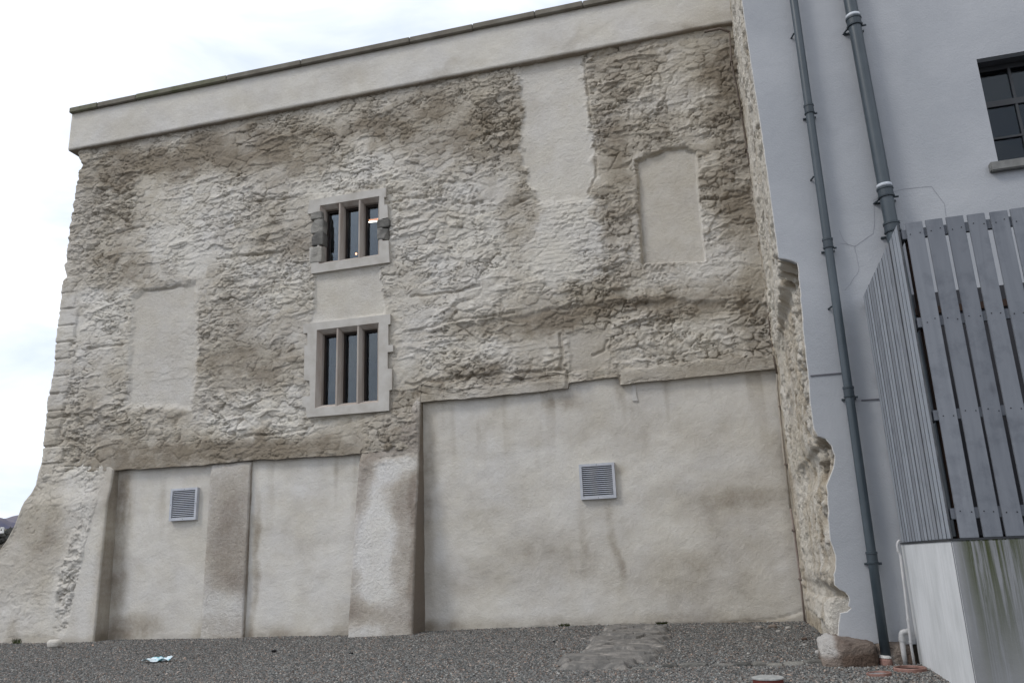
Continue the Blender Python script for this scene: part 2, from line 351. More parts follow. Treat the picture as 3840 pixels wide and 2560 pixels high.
def wallfield(X,Z):
    dx,dz=nosm(X,Z); sm=np.zeros(X.shape); rec=np.zeros(X.shape)
    stn=blobs(X,Z,BL,.30)+.09+.30*(fbm(X*1.6,Z*2.2,5,171,.6)-.5)*2
    for poly,soft,rc,amt,so_ in SMOOTH:
        q=(2.0 if rc==.035 else 1.0) if soft>.03 else .22
        m=polymask(X+dx*q,Z+dz*q,poly,soft); sm=np.maximum(sm,m*amt); rec=rec+m*rc; stn=stn+m*so_*.9
        if so_<-.2: stn=stn*(1-m)+m*(-.22+.3*fbm(X*.8,Z*1.6,4,77)+.10*fbm(X*5,Z*5,3,78))
    h=rubble(X,Z,sm)-rec; stn=stn+.34*CELL
    # a set-back zone under the big ragged ledge
    ledge=np.interp(X,[p[0] for p in P_([(925,768),(1100,738),(1300,705),(1450,694),(1600,684),(1780,700)])],[p[1] for p in P_([(925,768),(1100,738),(1300,705),(1450,694),(1600,684),(1780,700)])])+.12*(fbm(X*2.2,X*0+1,4,61)-.5)*2
    h=h-.038*sst(.05,-.05,Z-ledge)*sst(-7.1,-6.8,X)
    br=polymask(X+dx*2,Z+dz*2,ats([(1238,460),(1372,452),(1392,590),(1372,648),(1262,640),(1236,540)],YR),.10)
    ph=Z/.105+.25*fbm(X*2,Z*2,3,151); f=ph-np.floor(ph); h=h*(1-.45*br)+br*(.014*np.minimum(sst(0,.2,f),sst(1,.8,f))*(.3+.7*fbm(X*6,np.floor(ph)*3.3,3,152))); stn=stn-.28*br*sst(.25,.7,fbm(X*1.5,Z*1.5,3,153)+.2)
    # quoin blocks up the left edge
    el=X-XL(Z); qb=sst(1.0,.55,el)*sst(9.5,8.,Z+.6*fbm(Z*.7,Z*0,2,3))+sst(.6,.3,el)*.5; qb=np.clip(qb,0,1); zz=Z/.46; row=np.floor(zz); fz=zz-row; wq=.42+.3*hsh(row,row*0,3)
    ed=np.minimum(sst(0,.10,fz)*sst(1,.90,fz),sst(wq+.02,wq-.03,el))
    h=h*(1-.7*qb*ed)+.045*qb*ed*(.35+.65*hsh(row,row*0+5,3))-.03*qb*(1-ed)*sst(.4,.6,fbm(X*2,Z*2,3,155)); stn=stn+.22*qb*ed*(hsh(row,row*0+8,3)-.6)
    for c in CREVW: h=h-.06*sst(.055,.005,linedist(X+dx*.7,Z+dz*.7,c))*(.4+.6*fbm(X*4,Z*4,2,99))
    # swelling above the piers
    h=h+.10*sst(5.2,3.9,Z)*np.exp(-((X+7.4)/.75)**4)+.06*sst(4.6,3.9,Z)*sst(-14.6,-15.1,X)
    for ol in (low_out,up_out):
        m=polymask(X,Z,ol,.035); m=sst(0,.5,m); h=np.minimum(h,.02+.3*(1-m))-.0
        m2=polymask(X,Z,ol,.16); h=h*(1-.5*sst(.02,.5,m2))
    # darker in crevices, paler on raised parts, darker towards the top
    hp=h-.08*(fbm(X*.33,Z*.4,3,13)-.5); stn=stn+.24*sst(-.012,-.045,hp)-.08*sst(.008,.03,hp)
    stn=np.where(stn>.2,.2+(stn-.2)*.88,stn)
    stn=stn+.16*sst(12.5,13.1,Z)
    return h,np.clip(stn,-.45,1.1),sm
# windows in the rubble (outer stone surround outlines), X,Z
LW=dict(x0=-9.31,x1=-7.70,z0=4.94,z1=6.84)     # daylight opening incl. splay
UW=dict(x0=-9.31,x1=-7.70,z0=8.53,z1=10.08)
nx,nz_=930,545
u=np.linspace(0,1,nx); v=np.linspace(0,1,nz_)
XR=XC+.12
ucols=-16.75+(XR+16.75)*u
k3=np.argmin(np.abs(ucols-XE3)); ucols[k3]=XE3-.004; ucols[k3+1]=XE3+.004
X=np.broadcast_to(ucols,(nz_,nx)).copy(); ZB=zbot(ucols); ZM=5.35; kz=int(nz_*.17); zlo=ZB[None,:]+(ZM-ZB[None,:])*np.linspace(0,1,kz,endpoint=False)[:,None]; Z=np.vstack([zlo,np.repeat(np.linspace(ZM,ZT,nz_-kz)[:,None],nx,1)])
# pull the left columns to the ragged silhouette
left=XL(Z)+.03*(fbm(Z*3.4,Z*0+2,3,141)-.5)+.05*(fbm(Z*9,Z*0+2,2,142)-.5); X=X+(left-(-16.75))*sst(-13.5,-16.75,X)
h,st,sm=wallfield(X,Z)
Yw=YR-h+.04
# round off the left arris
ea=X-left; Yw=Yw+.10*(1-np.sqrt(np.clip(1-(1-np.clip(ea/.13,0,1))**2,0,1)))
fx,fz_=nosm(X,Z)
cut=np.zeros(X.shape,bool)
for wd in (LW,UW):
    cut|=(X>wd['x0']-.06)&(X<wd['x1']+.06)&(Z>wd['z0']-.06)&(Z<wd['z1']+.06)
# underside rows and left return columns
def padrows(A,first,second): return np.vstack([second[None],first[None],A])
X2=padrows(X,X[0],X[0]); Z2=padrows(Z,Z[0]+.015,Z[0]+.02); Y2=padrows(Yw,np.full(nx,YM-.05),np.full(nx,YM+.35))
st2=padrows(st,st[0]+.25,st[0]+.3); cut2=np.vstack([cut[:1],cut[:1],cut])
def padcols(A,*cols): return np.hstack([np.stack(cols,1),A])
rn=.05*(fbm(Z2[:,0]*5,Z2[:,0]*0,3,5)-.5)
X2,Y2,Z2,st2,cut2=(padcols(X2,X2[:,0]+.35,X2[:,0]+.05+rn,X2[:,0]-.01+rn),padcols(Y2,np.full(len(Z2),YR+9),Y2[:,0]+.9,Y2[:,0]+.3),
  padcols(Z2,Z2[:,0],Z2[:,0],Z2[:,0]),padcols(st2,st2[:,0],st2[:,0],st2[:,0]),padcols(cut2,cut2[:,0],cut2[:,0],cut2[:,0]))
rub=gridmesh('rubble_wall',X2,Y2,Z2,LIME,OLD,{'stain_shade':st2},mask=~cut2)
# infill panels --------------------------------------------------------
CRKL=[(-9,-.25),(-5.5,-.10)]+ats([(1270,1441),(1330,1437),(1480,1435),(1560,1437),(1640,1434),(1700,1430),(1760,1424),(1800,1416),(1850,1400)],YM)
def panel(x0,x1,z1,stains,seed):
    n=int((x1-x0)/.035)+2; m=int((z1+.35)/.035)+2
    Xp,Zp=np.meshgrid(np.linspace(x0,x1,n),np.linspace(-.35,z1,m))
    hh=.035*(fbm(Xp*.8,Zp*1.0,4,seed)-.5)+.016*(fbm(Xp*4.5,Zp*5.5,4,seed+3,.6)-.5)
    zl=.10+.05*fbm(Xp*1.2,Xp*0+seed,4,seed+5)+gz(Xp) if seed!=3 else np.interp(Xp,[p[0] for p in CRKL],[p[1] for p in CRKL])+.05*(fbm(Xp*2.5,Xp*0,4,7)-.5)
    hh=hh+(.025 if seed==3 else .006)*sst(.015,-.015,Zp-zl)-.04*sst(.03,.0,np.abs(Zp-zl))*(seed==3)
    s=blobs(Xp,Zp,[(a_,b_,c_,d_,e_*1.25) for a_,b_,c_,d_,e_ in stains],.18,.3)
    s=s+.26*(fbm(Xp*.5,Zp*1.2,5,seed+8)-.5)*2+.22*(fbm(Xp*2.2,Zp*2.6,4,seed+88)-.5)*2+.35*sst(.55,.75,fbm(Xp*3.2,Zp*.35,3,seed+90))*sst(z1-2.8,z1-.6,Zp)-.05
    if seed==3: s=s+.22*sst(.02,-.02,Zp-zl); s=s+1.1*sst(.028,.0,np.abs(Zp-zl))*sst(.35,.6,fbm(Xp*2,Zp*0,3,7))
    s=s+.55*sst(.30,.02,Zp-gz(Xp)+.25*(fbm(Xp*1.4,Zp*2,3,seed+9)-.5))*(.4+.6*fbm(Xp*.9,Zp*0,2,seed+19))
    return gridmesh('infill_panel',Xp,YM-hh,Zp,PANEL,OLD,{'stain_shade':np.clip(s,0,1)})
def BW(L,Y=YM):
    out=[]
    for x,y,rx,ry,v_ in L:
        a=at(x,y,Y); b=at(x+rx,y,Y); c_=at(x,y+ry,Y); out.append((a[0],a[1],abs(b[0]-a[0]),abs(c_[1]-a[1]),v_))
    return out
panel(-15.1,-11.7,4.3,BW([(272,1250,22,230,.5),(420,1160,90,60,.08),(430,1240,60,40,.1),(350,1300,100,40,.1),(300,1440,60,26,.5),(475,1450,26,20,.3)]),1)
panel(-11.4,-8.1,4.3,BW([(586,1300,9,200,.45),(700,1100,60,60,.1),(700,1230,120,40,.1),(640,1070,60,20,.15)]),2)
panel(-7.2,1.25,5.5,BW([(985,1150,16,260,.35),(1100,980,70,24,.15),(1340,990,60,20,.1),(1374,1175,42,30,.14),(1411,1240,11,110,.30),(1340,1220,9,80,.16),(1430,1075,9,9,.32),(1600,1160,170,50,.14),(1250,1270,140,60,.16),(1700,1300,100,110,.14),(1120,1200,90,50,.12),(1290,925,40,20,.3),(1010,970,30,60,.12),(1830,1200,26,240,.3),(1230,1320,220,60,.20),(1640,1330,170,75,.22),(1720,1140,120,28,.2),(1070,1340,80,40,.2),(1550,1010,150,50,.12),(1780,1000,60,120,.12),(1000,1430,50,14,.3)]),3)
# small plaster scar hanging under the big lintel
bm=bmesh.new(); plate(bm,ats([(1451,882),(1461,881),(1462,910),(1466,921),(1453,921),(1454,905)],YM),[],YM-.03,YM+.02); obj('plaster_scar',bm,PARM,OLD)
# piers ------------------------------------------------------------------
def pier(zt,XLf,XRf,Df,rough,stains,seed,name='pier',rl=True,arris=.05,base=.45,mat=None,smf=None,zb=-.4,dl=None,revshade=.25):
    m=int((zt-zb)/.022); z=np.linspace(zb,zt,m); xl,xr,d=XLf(z),XRf(z),Df(z)
    n=int((xr-xl).max()/.022)+2; t=np.linspace(0,1,n)
    Zp=np.repeat(z[:,None],n,1); Xp=xl[:,None]+(xr-xl)[:,None]*t[None]; D=np.repeat(d[:,None],n,1)-(dl(Zp)*(1-t[None])**1.5 if dl else 0)
    smm=np.full(Xp.shape,1-rough) if smf is None else smf(Xp,Zp)
    hh=rubble(Xp,Zp,smm,seed)*.9+.02*(fbm(Xp*3,Zp*3,4,seed)-.5)+.03*(fbm(Xp*.9,Zp*.9,3,seed+40)-.5)
    eL=Xp-xl[:,None]; eR=xr[:,None]-Xp; e=np.minimum(eL+ (9 if not rl else 0),eR)
    rnd=arris*(1-np.sqrt(np.clip(1-(1-np.clip(e/arris,0,1))**2,0,1)))
    Yp=YM-D-hh*sst(.0,.10,e)+rnd
    zt_=sst(zt-.10,zt,Zp); Yp=Yp+zt_*.02
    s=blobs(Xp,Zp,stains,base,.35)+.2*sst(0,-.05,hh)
    # side returns
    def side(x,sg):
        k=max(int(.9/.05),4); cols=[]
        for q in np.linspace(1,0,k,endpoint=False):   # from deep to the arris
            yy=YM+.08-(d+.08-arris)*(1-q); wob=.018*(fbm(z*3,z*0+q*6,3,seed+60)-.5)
            cols.append((x+sg*wob,yy,z,blobs(x,z,stains,base,.2)+revshade))  # whole side return darkened: algae stain, with the reveal's shade put into colour
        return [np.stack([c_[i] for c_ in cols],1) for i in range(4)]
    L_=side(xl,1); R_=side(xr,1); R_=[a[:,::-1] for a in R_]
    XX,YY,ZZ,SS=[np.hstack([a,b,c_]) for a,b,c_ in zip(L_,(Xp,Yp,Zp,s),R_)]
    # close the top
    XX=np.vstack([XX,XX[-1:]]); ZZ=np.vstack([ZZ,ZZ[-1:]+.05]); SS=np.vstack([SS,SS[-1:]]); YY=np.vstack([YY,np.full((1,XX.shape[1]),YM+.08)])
    return gridmesh(name,XX,YY,ZZ,mat or PIERM,OLD,{'stain_shade':np.clip(SS,0,1.1)})
# left pier: battered on the front and flaring out to the left
lowL=[(85,1113),(75,1134),(62,1152),(50,1182),(38,1210),(22,1240),(0,1272),(-30,1340),(-60,1420),(-80,1480)]
lw=sorted([(z_,x_) for x_,z_ in ats(lowL,YR-.25)])
lw=sorted([(at(x_,y_,np.interp(y_,[1113,1480],[YR,YM-.45]))[1],at(x_,y_,np.interp(y_,[1113,1480],[YR,YM-.45]))[0]) for x_,y_ in lowL])
def P1L(z):
    return np.where(z>3.78,XL(z)-.0,np.interp(z,[a for a,b in lw]+[4.2],[b for a,b in lw]+[lw[-1][1]-.02]))+.05*(fbm(z*2,z*0,4,9)-.5)
def P1R(z): return np.interp(z,[-.4,3.88,3.95,4.6],[-14.70,-14.80,-14.9,-15.5])
def P1D(z): return np.interp(z,[-.4,0,3.1,3.5,3.95,4.6],[.48,.46,.34,.25,.20,.06])
def P1S(Xp,Zp):
    xs=np.interp(Zp,[0,3.6],[-15.55,-15.0])+.07*(fbm(Zp*3,Zp*0,3,8)-.5)*2
    a=sst(-.03,.03,Xp-xs)*.97                       # smooth rendered strip beside the bay
    core=polymask(Xp,Zp,ats([(205,1180),(222,1200),(205,1330),(180,1465),(125,1480),(140,1330),(170,1220)],YM-.35),.06)
    lowr=(.30+sst(2.9,1.9,Zp)*.45)*(1-core)
    return np.clip(np.maximum(a,lowr)-.5*core*(1-a),-.45,1)
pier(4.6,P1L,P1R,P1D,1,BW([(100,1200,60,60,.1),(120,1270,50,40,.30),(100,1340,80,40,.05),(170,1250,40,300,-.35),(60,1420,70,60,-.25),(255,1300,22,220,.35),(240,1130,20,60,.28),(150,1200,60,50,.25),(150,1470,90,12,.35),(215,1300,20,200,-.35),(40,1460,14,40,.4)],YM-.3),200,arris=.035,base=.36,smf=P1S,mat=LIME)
# middle pier
c0=lambda v_: (lambda z: np.full(z.shape,float(v_))+.012*(fbm(z*4,z*0+v_,3,12)-.5))
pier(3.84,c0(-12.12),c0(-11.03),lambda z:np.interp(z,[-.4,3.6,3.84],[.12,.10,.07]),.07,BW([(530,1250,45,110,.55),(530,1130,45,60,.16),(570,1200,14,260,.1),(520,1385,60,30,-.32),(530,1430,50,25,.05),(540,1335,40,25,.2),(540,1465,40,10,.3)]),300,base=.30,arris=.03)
# right pier: wide, battered
def P3L(z): return np.interp(z,[-.4,0,3.8],[at(799,1464,YM-.70)[0]]*2+[at(826,1050,YM-.24)[0]])+.02*(fbm(z*3,z*0,3,22)-.5)
def P3R(z): return np.full(z.shape,XE3+.002)+.012*(fbm(z*4,z*0,3,23)-.5)
def P3D(z): return np.interp(z,[-.4,0,2.1,3.2,3.8,4.95],[.75,.72,.50,.34,.26,.16])
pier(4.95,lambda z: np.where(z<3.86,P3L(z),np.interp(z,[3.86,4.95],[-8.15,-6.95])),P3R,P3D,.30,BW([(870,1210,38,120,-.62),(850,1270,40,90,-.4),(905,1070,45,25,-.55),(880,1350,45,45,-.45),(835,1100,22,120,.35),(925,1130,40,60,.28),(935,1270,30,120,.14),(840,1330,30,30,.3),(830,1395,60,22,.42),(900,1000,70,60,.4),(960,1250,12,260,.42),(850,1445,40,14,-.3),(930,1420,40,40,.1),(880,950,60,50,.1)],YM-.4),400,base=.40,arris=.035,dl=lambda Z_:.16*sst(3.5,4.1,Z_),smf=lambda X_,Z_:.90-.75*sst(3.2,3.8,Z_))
# parapet band and coping ------------------------------------------------
XP0=at(163,300,YR-.08)[0]
n=620; m=50
Xp,Zp=np.meshgrid(np.linspace(XP0,XC+.05,n),np.linspace(12.98,14.14,m))
Zp=Zp+(.025*(fbm(Xp*2,Xp*0,3,71)-.5))*sst(13.2,12.98,Zp)
hh=.02*(fbm(Xp*.7,Zp*.9,4,72)-.5)+.012*(fbm(Xp*5,Zp*6,4,73)-.5)
sp=BW([(800,170,60,30,.3),(290,290,90,30,.2),(1040,160,60,16,.35),(1540,70,50,20,.35),(1300,90,60,20,.25),(600,230,120,20,.18),(1600,40,60,20,.3)],YR-.1)
ss=blobs(Xp,Zp,sp,.14)+.75*sst(13.045,12.985,Zp)+.25*sst(14.0,14.12,Zp)*fbm(Xp*1.5,Xp*0,3,74)
Yp=YR-.10-hh+.03*(1-sst(12.98,13.04,Zp))
def pad(A,r0_,r1_): return np.vstack([r0_[None],A,r1_[None]])
o1=np.ones(n)
Xq=pad(Xp,Xp[0],Xp[-1]); Yq=pad(Yp,o1*(YR+.3),o1*(YR+.3)); Zq=pad(Zp,Zp[0]+.01,Zp[-1]); Sq=pad(ss,o1*1.3,o1*.3)  # underside row coloured dark to stand for its shade
cz=lambda A,k=0:np.hstack([A[:,:1]+k,A])
Xq,Yq,Zq,Sq=cz(Xq,.05),cz(Yq),cz(Zq),cz(Sq); Yq[:,0]=YR+9
gridmesh('parapet',Xq,Yq,Zq,PANEL,OLD,{'stain_shade':np.clip(Sq,0,1.3)})
for xs in [[-17.22,-15.9,-14.35,-12.75,-11.2]]: pass
xj=[-17.24]
for q in [(222,245),(311,222),(520,180),(690,150),(940,100),(1085,66),(1228,35),(1338,12)]: xj.append(at(q[0],q[1],YR-.2)[0])
xj+=[0.2-.9*0,XC+.02]; 
xj[-2]=(xj[-3]+XC)/2
for a,b in zip(xj,xj[1:]):
    bm=bmesh.new(); z0=14.135+random.uniform(-.006,.006); y0=YR-.20+random.uniform(-.008,.008)
    nseg=8; xs=np.linspace(a+.006,b-.006,nseg)
    box(bm,a+.006,b-.006,y0,YR+.45,z0,z0+.155,.014)
    obj('coping_stone',bm,random.choice([COPE,COPE,COPE2]),OLD)
# closed body behind the face so no light leaks in
bm=bmesh.new(); box(bm,-16.9,XC+.1,YR+5.5,YR+5.9,-.5,14.1); box(bm,-16.6,XC+.1,YM+.4,YR+5.6,13.7,14.0); box(bm,-16.7,-16.3,YM+.36,YR+5.6,-.5,13.9); box(bm,XC+.1,XC+.5,YM+.3,YR+5.9,-.5,14)
box(bm,-16.6,XC+.1,YM+.4,YR+5.6,7.45,7.75)
obj('inner_shell',bm,VOID,OLD)
# windows ------------------------------------------------------------------
def splay(bm,x0,x1,z0,z1,yf,yb,inx,top=None):
    """sloping reveal ring from the face opening (x0..z1 at yf) to the smaller opening at yb"""
    A=[(x0,z0),(x1,z0),(x1,z1),(x0,z1)]; B=[(x0+inx,z0+inx*.9),(x1-inx,z0+inx*.9),(x1-inx,z1-inx),(x0+inx,z1-inx)]
    a=[bm.verts.new((p[0],yf,p[1])) for p in A]; b=[bm.verts.new((p[0],yb,p[1])) for p in B]; c_=[bm.verts.new((p[0],yb+.32,p[1])) for p in B]
    for i in range(4):
        j=(i+1)%4; bm.faces.new((a[i],a[j],b[j],b[i])); bm.faces.new((b[i],b[j],c_[j],c_[i]))
def window(wd,outline,jambs):
    x0,x1,z0,z1=wd['x0'],wd['x1'],wd['z0'],wd['z1']; yf=YR-.045
    fr=bmesh.new(); plate(fr,outline,[[(x0,z0),(x1,z0),(x1,z1),(x0,z1)]],yf,yf+.14)
    bmesh.ops.bevel(fr,geom=[e for e in fr.edges if e.is_manifold and e.calc_face_angle(0)>1.2],offset=.006,segments=1,affect='EDGES')
    o=obj('window',fr,SURR,OLD)
    s=bmesh.new(); splay(s,x0,x1,z0,z1,yf+.002,yf+.13,.085); obj('splayed_reveal',s,MULL,o)
    for k in (1,2):
        mx=x0+(x1-x0)*k/3.; mb=bmesh.new()
        prof=[(-.02,0),(.02,0),(.062,.12),(.062,.26),(-.062,.26),(-.062,.12)]
        lo=[mb.verts.new((mx+a,yf+.012+b,z0+.004)) for a,b in prof]; hi=[mb.verts.new((mx+a,yf+.012+b,z1-.004)) for a,b in prof]
        for i in range(6): j=(i+1)%6; mb.faces.new((lo[i],lo[j],hi[j],hi[i]))
        mb.faces.new(lo[::-1]); mb.faces.new(hi)
        bmesh.ops.bevel(mb,geom=[e for e in mb.edges if abs((e.verts[0].co-e.verts[1].co).z)>.5],offset=.005,segments=2,affect='EDGES')
        obj('mullion',mb,MULL,o,True if False else False)
    xs=[x0+.085]+[x0+(x1-x0)*k/3.+sg*.062 for k in (1,2) for sg in (-1,1)]+[x1-.085]
    zb_,zt_=z0+.08,z1-.085; yg=yf+.30
    for k in range(3):
        a,b=xs[2*k]-.01,xs[2*k+1]+.01; t=.05; f=bmesh.new()
        plate(f,[(a,zb_-.01),(b,zb_-.01),(b,zt_+.01),(a,zt_+.01)],[[(a+t,zb_+.022),(b-t*.8,zb_+.022),(b-t*.8,zt_-t),(a+t,zt_-t)]],yg-.06,yg+.03)
        obj('casement',f,BROWNFR,o)
        g=bmesh.new(); box(g,a+.01,b-.01,yg,yg+.008,zb_,zt_); obj('pane',g,GLASS,o)
    return o
WLOW=window(LW,low_out,None)
WUP=window(UW,up_out,None)
# rough stones in the upper window's jambs
def stone(x,z,rx,rz,ry,yc,mat,seed,name='jamb_stone',parent=OLD,power=3.2):
    bm=bmesh.new(); bmesh.ops.create_icosphere(bm,subdivisions=4,radius=1)
    r_=np.random.default_rng(seed); ph=r_.uniform(0,9,6)
    for v_ in bm.verts:
        c_=v_.co; k=(abs(c_.x)**power+abs(c_.y)**power+abs(c_.z)**power)**(-1/power); c_*=k
        n_=.05*math.sin(c_.x*3+ph[0])*math.cos(c_.z*4+ph[1])+.03*math.sin(c_.x*8+ph[2]+c_.z*5)+.02*math.cos(c_.z*13+ph[3]+c_.y*6)
        c_*=1+n_; v_.co=Vector((x+c_.x*rx,yc+c_.y*ry,z+c_.z*rz))
    return obj(name,bm,mat,parent,True)
JM=mat_lime('jamb_stone',(.40,.385,.35),(.19,.185,.17),(.075,.075,.072),.02)
def jstones():
    for px,py,rx,rz,b_,sd_ in [(279,312,.16,.10,.4,1),(284,372,.17,.185,.35,2),(284,442,.165,.185,.65,3),(276,530,.165,.215,-.05,4),
                        (653,356,.165,.11,.62,5),(650,412,.145,.16,.5,6)]:
        q=cv([(px,py)])[0]; X_,Z_=at(q[0],q[1],YR-.03)
        blockmesh('jamb_stone',X_-rx,X_+rx,YR-.062,YR+.22,Z_-rz,Z_+rz,sd_+70,lambda V,b_=b_:np.clip(b_+.8*(fbm(V[:,0]*5,V[:,2]*5,4,sd_)-.5),0,1),OLD,JM,9,.35,5)
# lamps seen through the upper window
TUBE=thing('tube_lamp','thin white fluorescent tube glowing behind the right light of the upper window','lamp',(-8.0,YR+2.2,10.0))
a=at(843,510.5,YR+1.0); b=at(905,504,YR+1.0)
bm=bmesh.new(); tube(bm,[(a[0],YR+1.0,a[1]),(b[0],YR+1.0,b[1]+.0)],.017,8); obj('tube',bm,emit('tube_light',(1,.9,.75),9),TUBE)
bm=bmesh.new(); box(bm,a[0],b[0],YR+.99,YR+1.06,a[1]+.05,a[1]+.075); obj('batten',bm,emit('lit_batten',(.7,.3,.15),.9),TUBE)
RED=thing('indicator_lamp','small orange red lamp glowing low behind the middle light of the upper window','lamp',(-8,YR+1.2,8.6))
a=at(818,583,YR+.8)
bm=bmesh.new(); bmesh.ops.create_uvsphere(bm,u_segments=12,v_segments=8,radius=.022,matrix=Matrix.Translation((a[0],YR+.8,a[1]))); obj('bulb',bm,emit('amber_light',(1,.35,.15),12),RED)
bm=bmesh.new(); tube(bm,[(a[0],YR+.83,a[1]),(a[0],YR+.83,a[1]-.9)],.012,8); obj('stem',bm,VOID,RED)
# louvred vents -------------------------------------------------------------
def vent(x0,x1,z0,z1,n,screws):
    o_bm=bmesh.new(); yf=YM-.10; f=.055
    plate(o_bm,[(x0,z0),(x1,z0),(x1,z1),(x0,z1)],[[(x0+f,z0+f),(x1-f,z0+f),(x1-f,z1-f),(x0+f,z1-f)]],yf,yf+.10)
    o=obj('vent',o_bm,VENT,OLD); o['label']='grey aluminium louvred vent set in the smooth render'
    b=bmesh.new(); box(b,x0+.03,x1-.03,yf+.054,yf+.06,z0+.03,z1-.03); obj('backing',b,VOID,o)
    b=bmesh.new(); p=(z1-z0-2*f)/n
    for k in range(n):
        zc=z0+f+p*(k+.5); A=[(yf+.006,zc-p*.40),(yf+.009,zc-p*.46),(yf+.055,zc+p*.32),(yf+.052,zc+p*.38)]
        A=[(yf+.004,zc-p*.40),(yf+.009,zc-p*.48),(yf+.045,zc+p*.10),(yf+.040,zc+p*.18)]
        l=[b.verts.new((x0+f+.002,y,z)) for y,z in A]; r_=[b.verts.new((x1-f-.002,y,z)) for y,z in A]
        for i in range(4): j=(i+1)%4; b.faces.new((l[i],l[j],r_[j],r_[i]))
        b.faces.new(l[::-1]); b.faces.new(r_)
    obj('louvre_blades',b,VENT,o)
    for (sx,sz) in screws:
        b=bmesh.new(); bmesh.ops.create_cone(b,cap_ends=True,segments=10,radius1=.008,radius2=.008,depth=.006,matrix=Matrix.Translation((sx,yf-.002,sz))@Matrix.Rotation(R(90),4,'X')); obj('screw',b,PIPEC,o)
vent(-13.18,-12.44,2.55,3.31,15,[(-12.8,3.28),(-12.8,2.578),(-13.155,2.93),(-12.465,2.93)])
vent(-3.16,-2.41,2.49,3.225,15,[(-2.785,3.2),(-2.785,2.515)])
# ================================================================== conduit on the old wall
CON=thing('conduit','thin brown conduit clipped down the wall corner, turning beige over the smooth panel','pipe',(XC-.1,YM-.1,0))
cpx=[(2736,123),(2743,232),(2765,337),(2793,505),(2817,652),(2849,912),(2877,1094),(2889,1248),(2904,1351),(2913,1400)]
pts=[(*at(x/DS,y/DS,YR-.19),) for x,y in cpx]; pts=[(p[0],YR-.19,p[1]) for p in pts]
bm=bmesh.new(); tube(bm,pts,.021,10)
tp=at(1618,75,YR-.10); tube(bm,[(tp[0],YR-.12,tp[1]),(tp[0]+.35,YR-.12,tp[1]+.01),(pts[0][0],YR-.19,pts[0][2]+.01)],.03,8)
CBR=simple('brown_conduit',(.09,.07,.055),(.15,.12,.095),8,.7,.3); CBG=simple('beige_conduit',(.34,.30,.25),(.44,.40,.34),8,.7,.3); CBM=simple('stained_conduit',(.19,.15,.13),(.28,.23,.20),8,.7,.3)
obj('upper_run',bm,CBR,CON,True)
c2=[(2913,1400),(2915,1449),(2921,1523),(2930,1604),(2938,1690),(2964,1905)]
q2=[at(x/DS,y/DS,YM-.10) for x,y in c2]; q2=[(p[0],YM-.10,p[1]) for p in q2]; q2[0]=(q2[0][0],YR-.19,q2[0][2])
bm=bmesh.new(); tube(bm,q2,.022,10); obj('middle_run',bm,CBG,CON,True)
c3=[(2964,1905),(2978,1986),(3001,2169),(3020,2345)]
q3=[at(x/DS,y/DS,YM-.10) for x,y in c3]; q3=[(p[0],YM-.10,p[1]) for p in q3]
bm=bmesh.new(); tube(bm,q3,.019,10); obj('lower_run',bm,CBM,CON,True)
for (x,y),Yc in [((2743,232),YR-.19),((2780,420),YR-.19),((2800,560),YR-.19),((2849,912),YR-.19),((2889,1248),YR-.19),((2925,1523),YM-.10),((2947,1740),YM-.10),((2976,1986),YM-.10),((3001,2169),YM-.10)]:
    a=at(x/DS,y/DS,Yc); bm=bmesh.new(); box(bm,a[0]-.035,a[0]+.035,Yc-.03,Yc+.14,a[1]-.018,a[1]+.018,.006); obj('clip',bm,CBR if y<1400 else CBM,CON)
# ================================================================== GREY BUILDING
YG=10.75
NEW=thing('rendered_building','grey painted rendered building standing forward of the stone wall, its left edge ragged','building',(3,YG,0))
EDGE=[(1694,-75),(1705,0),(1727,150),(1750,300),(1763,392),(1775,480),(1789,588),(1793,592),(1812,596),(1832,603),(1836,625),(1842,700),(1850,790),(1858,860),(1863,930),(1872,985),(1880,1000),(1898,1006),(1912,1022),(1919,1045),(1916,1075),(1906,1098),(1901,1115),(1903,1150),(1905,1200),(1909,1240),(1920,1275),(1922,1300),(1917,1318),(1918,1340),(1930,1352),(1944,1360),(1951,1368),(1953,1378),(1951,1390),(1958,1396),(1948,1404),(1932,1408),(1929,1440),(1926,1475),(1938,1488),(1962,1493),(1980,1490),(2000,1480),(2016,1476),(2033,1480),(2062,1481),(2100,1478)]
ew=ats(EDGE,YG)
# soften the drawn outline with small irregularities
def rough_line(L,step=.035,amp=.010,seed=3,k0=0):
    out=[]; 
    for i,(p,q) in enumerate(zip(L,L[1:])):
        n_=max(1,int(math.hypot(q[0]-p[0],q[1]-p[1])/step))
        for k in range(n_): 
            t=k/n_; x=p[0]+(q[0]-p[0])*t; z=p[1]+(q[1]-p[1])*t
            out.append((x,z))
    out.append(L[-1]); A=np.array(out); f=fbm(A[:,0]*9+A[:,1]*9,A[:,1]*7,3,seed); g=fbm(A[:,0]*9+4,A[:,1]*9,3,seed+2)
    s=np.where(A[:,1]>5.1,.35,1.)
    A[:,0]+=amp*2*(f-.5)*s; A[:,1]+=amp*2*(g-.5)*s; return [tuple(a) for a in A]
er=rough_line(ew)
er[0]=(er[0][0],15.2)
outer=er+[(9.,er[-1][1]),(9.,15.2)]
RWX0,RWX1,RWZ0,RWZ1=3.625,5.35,5.90,7.40
bm=bmesh.new(); plate(bm,outer,[[(RWX0,RWZ0),(RWX1,RWZ0),(RWX1,RWZ1),(RWX0,RWZ1)]],YG,YG+.10)
obj('wall',bm,GREY,NEW)
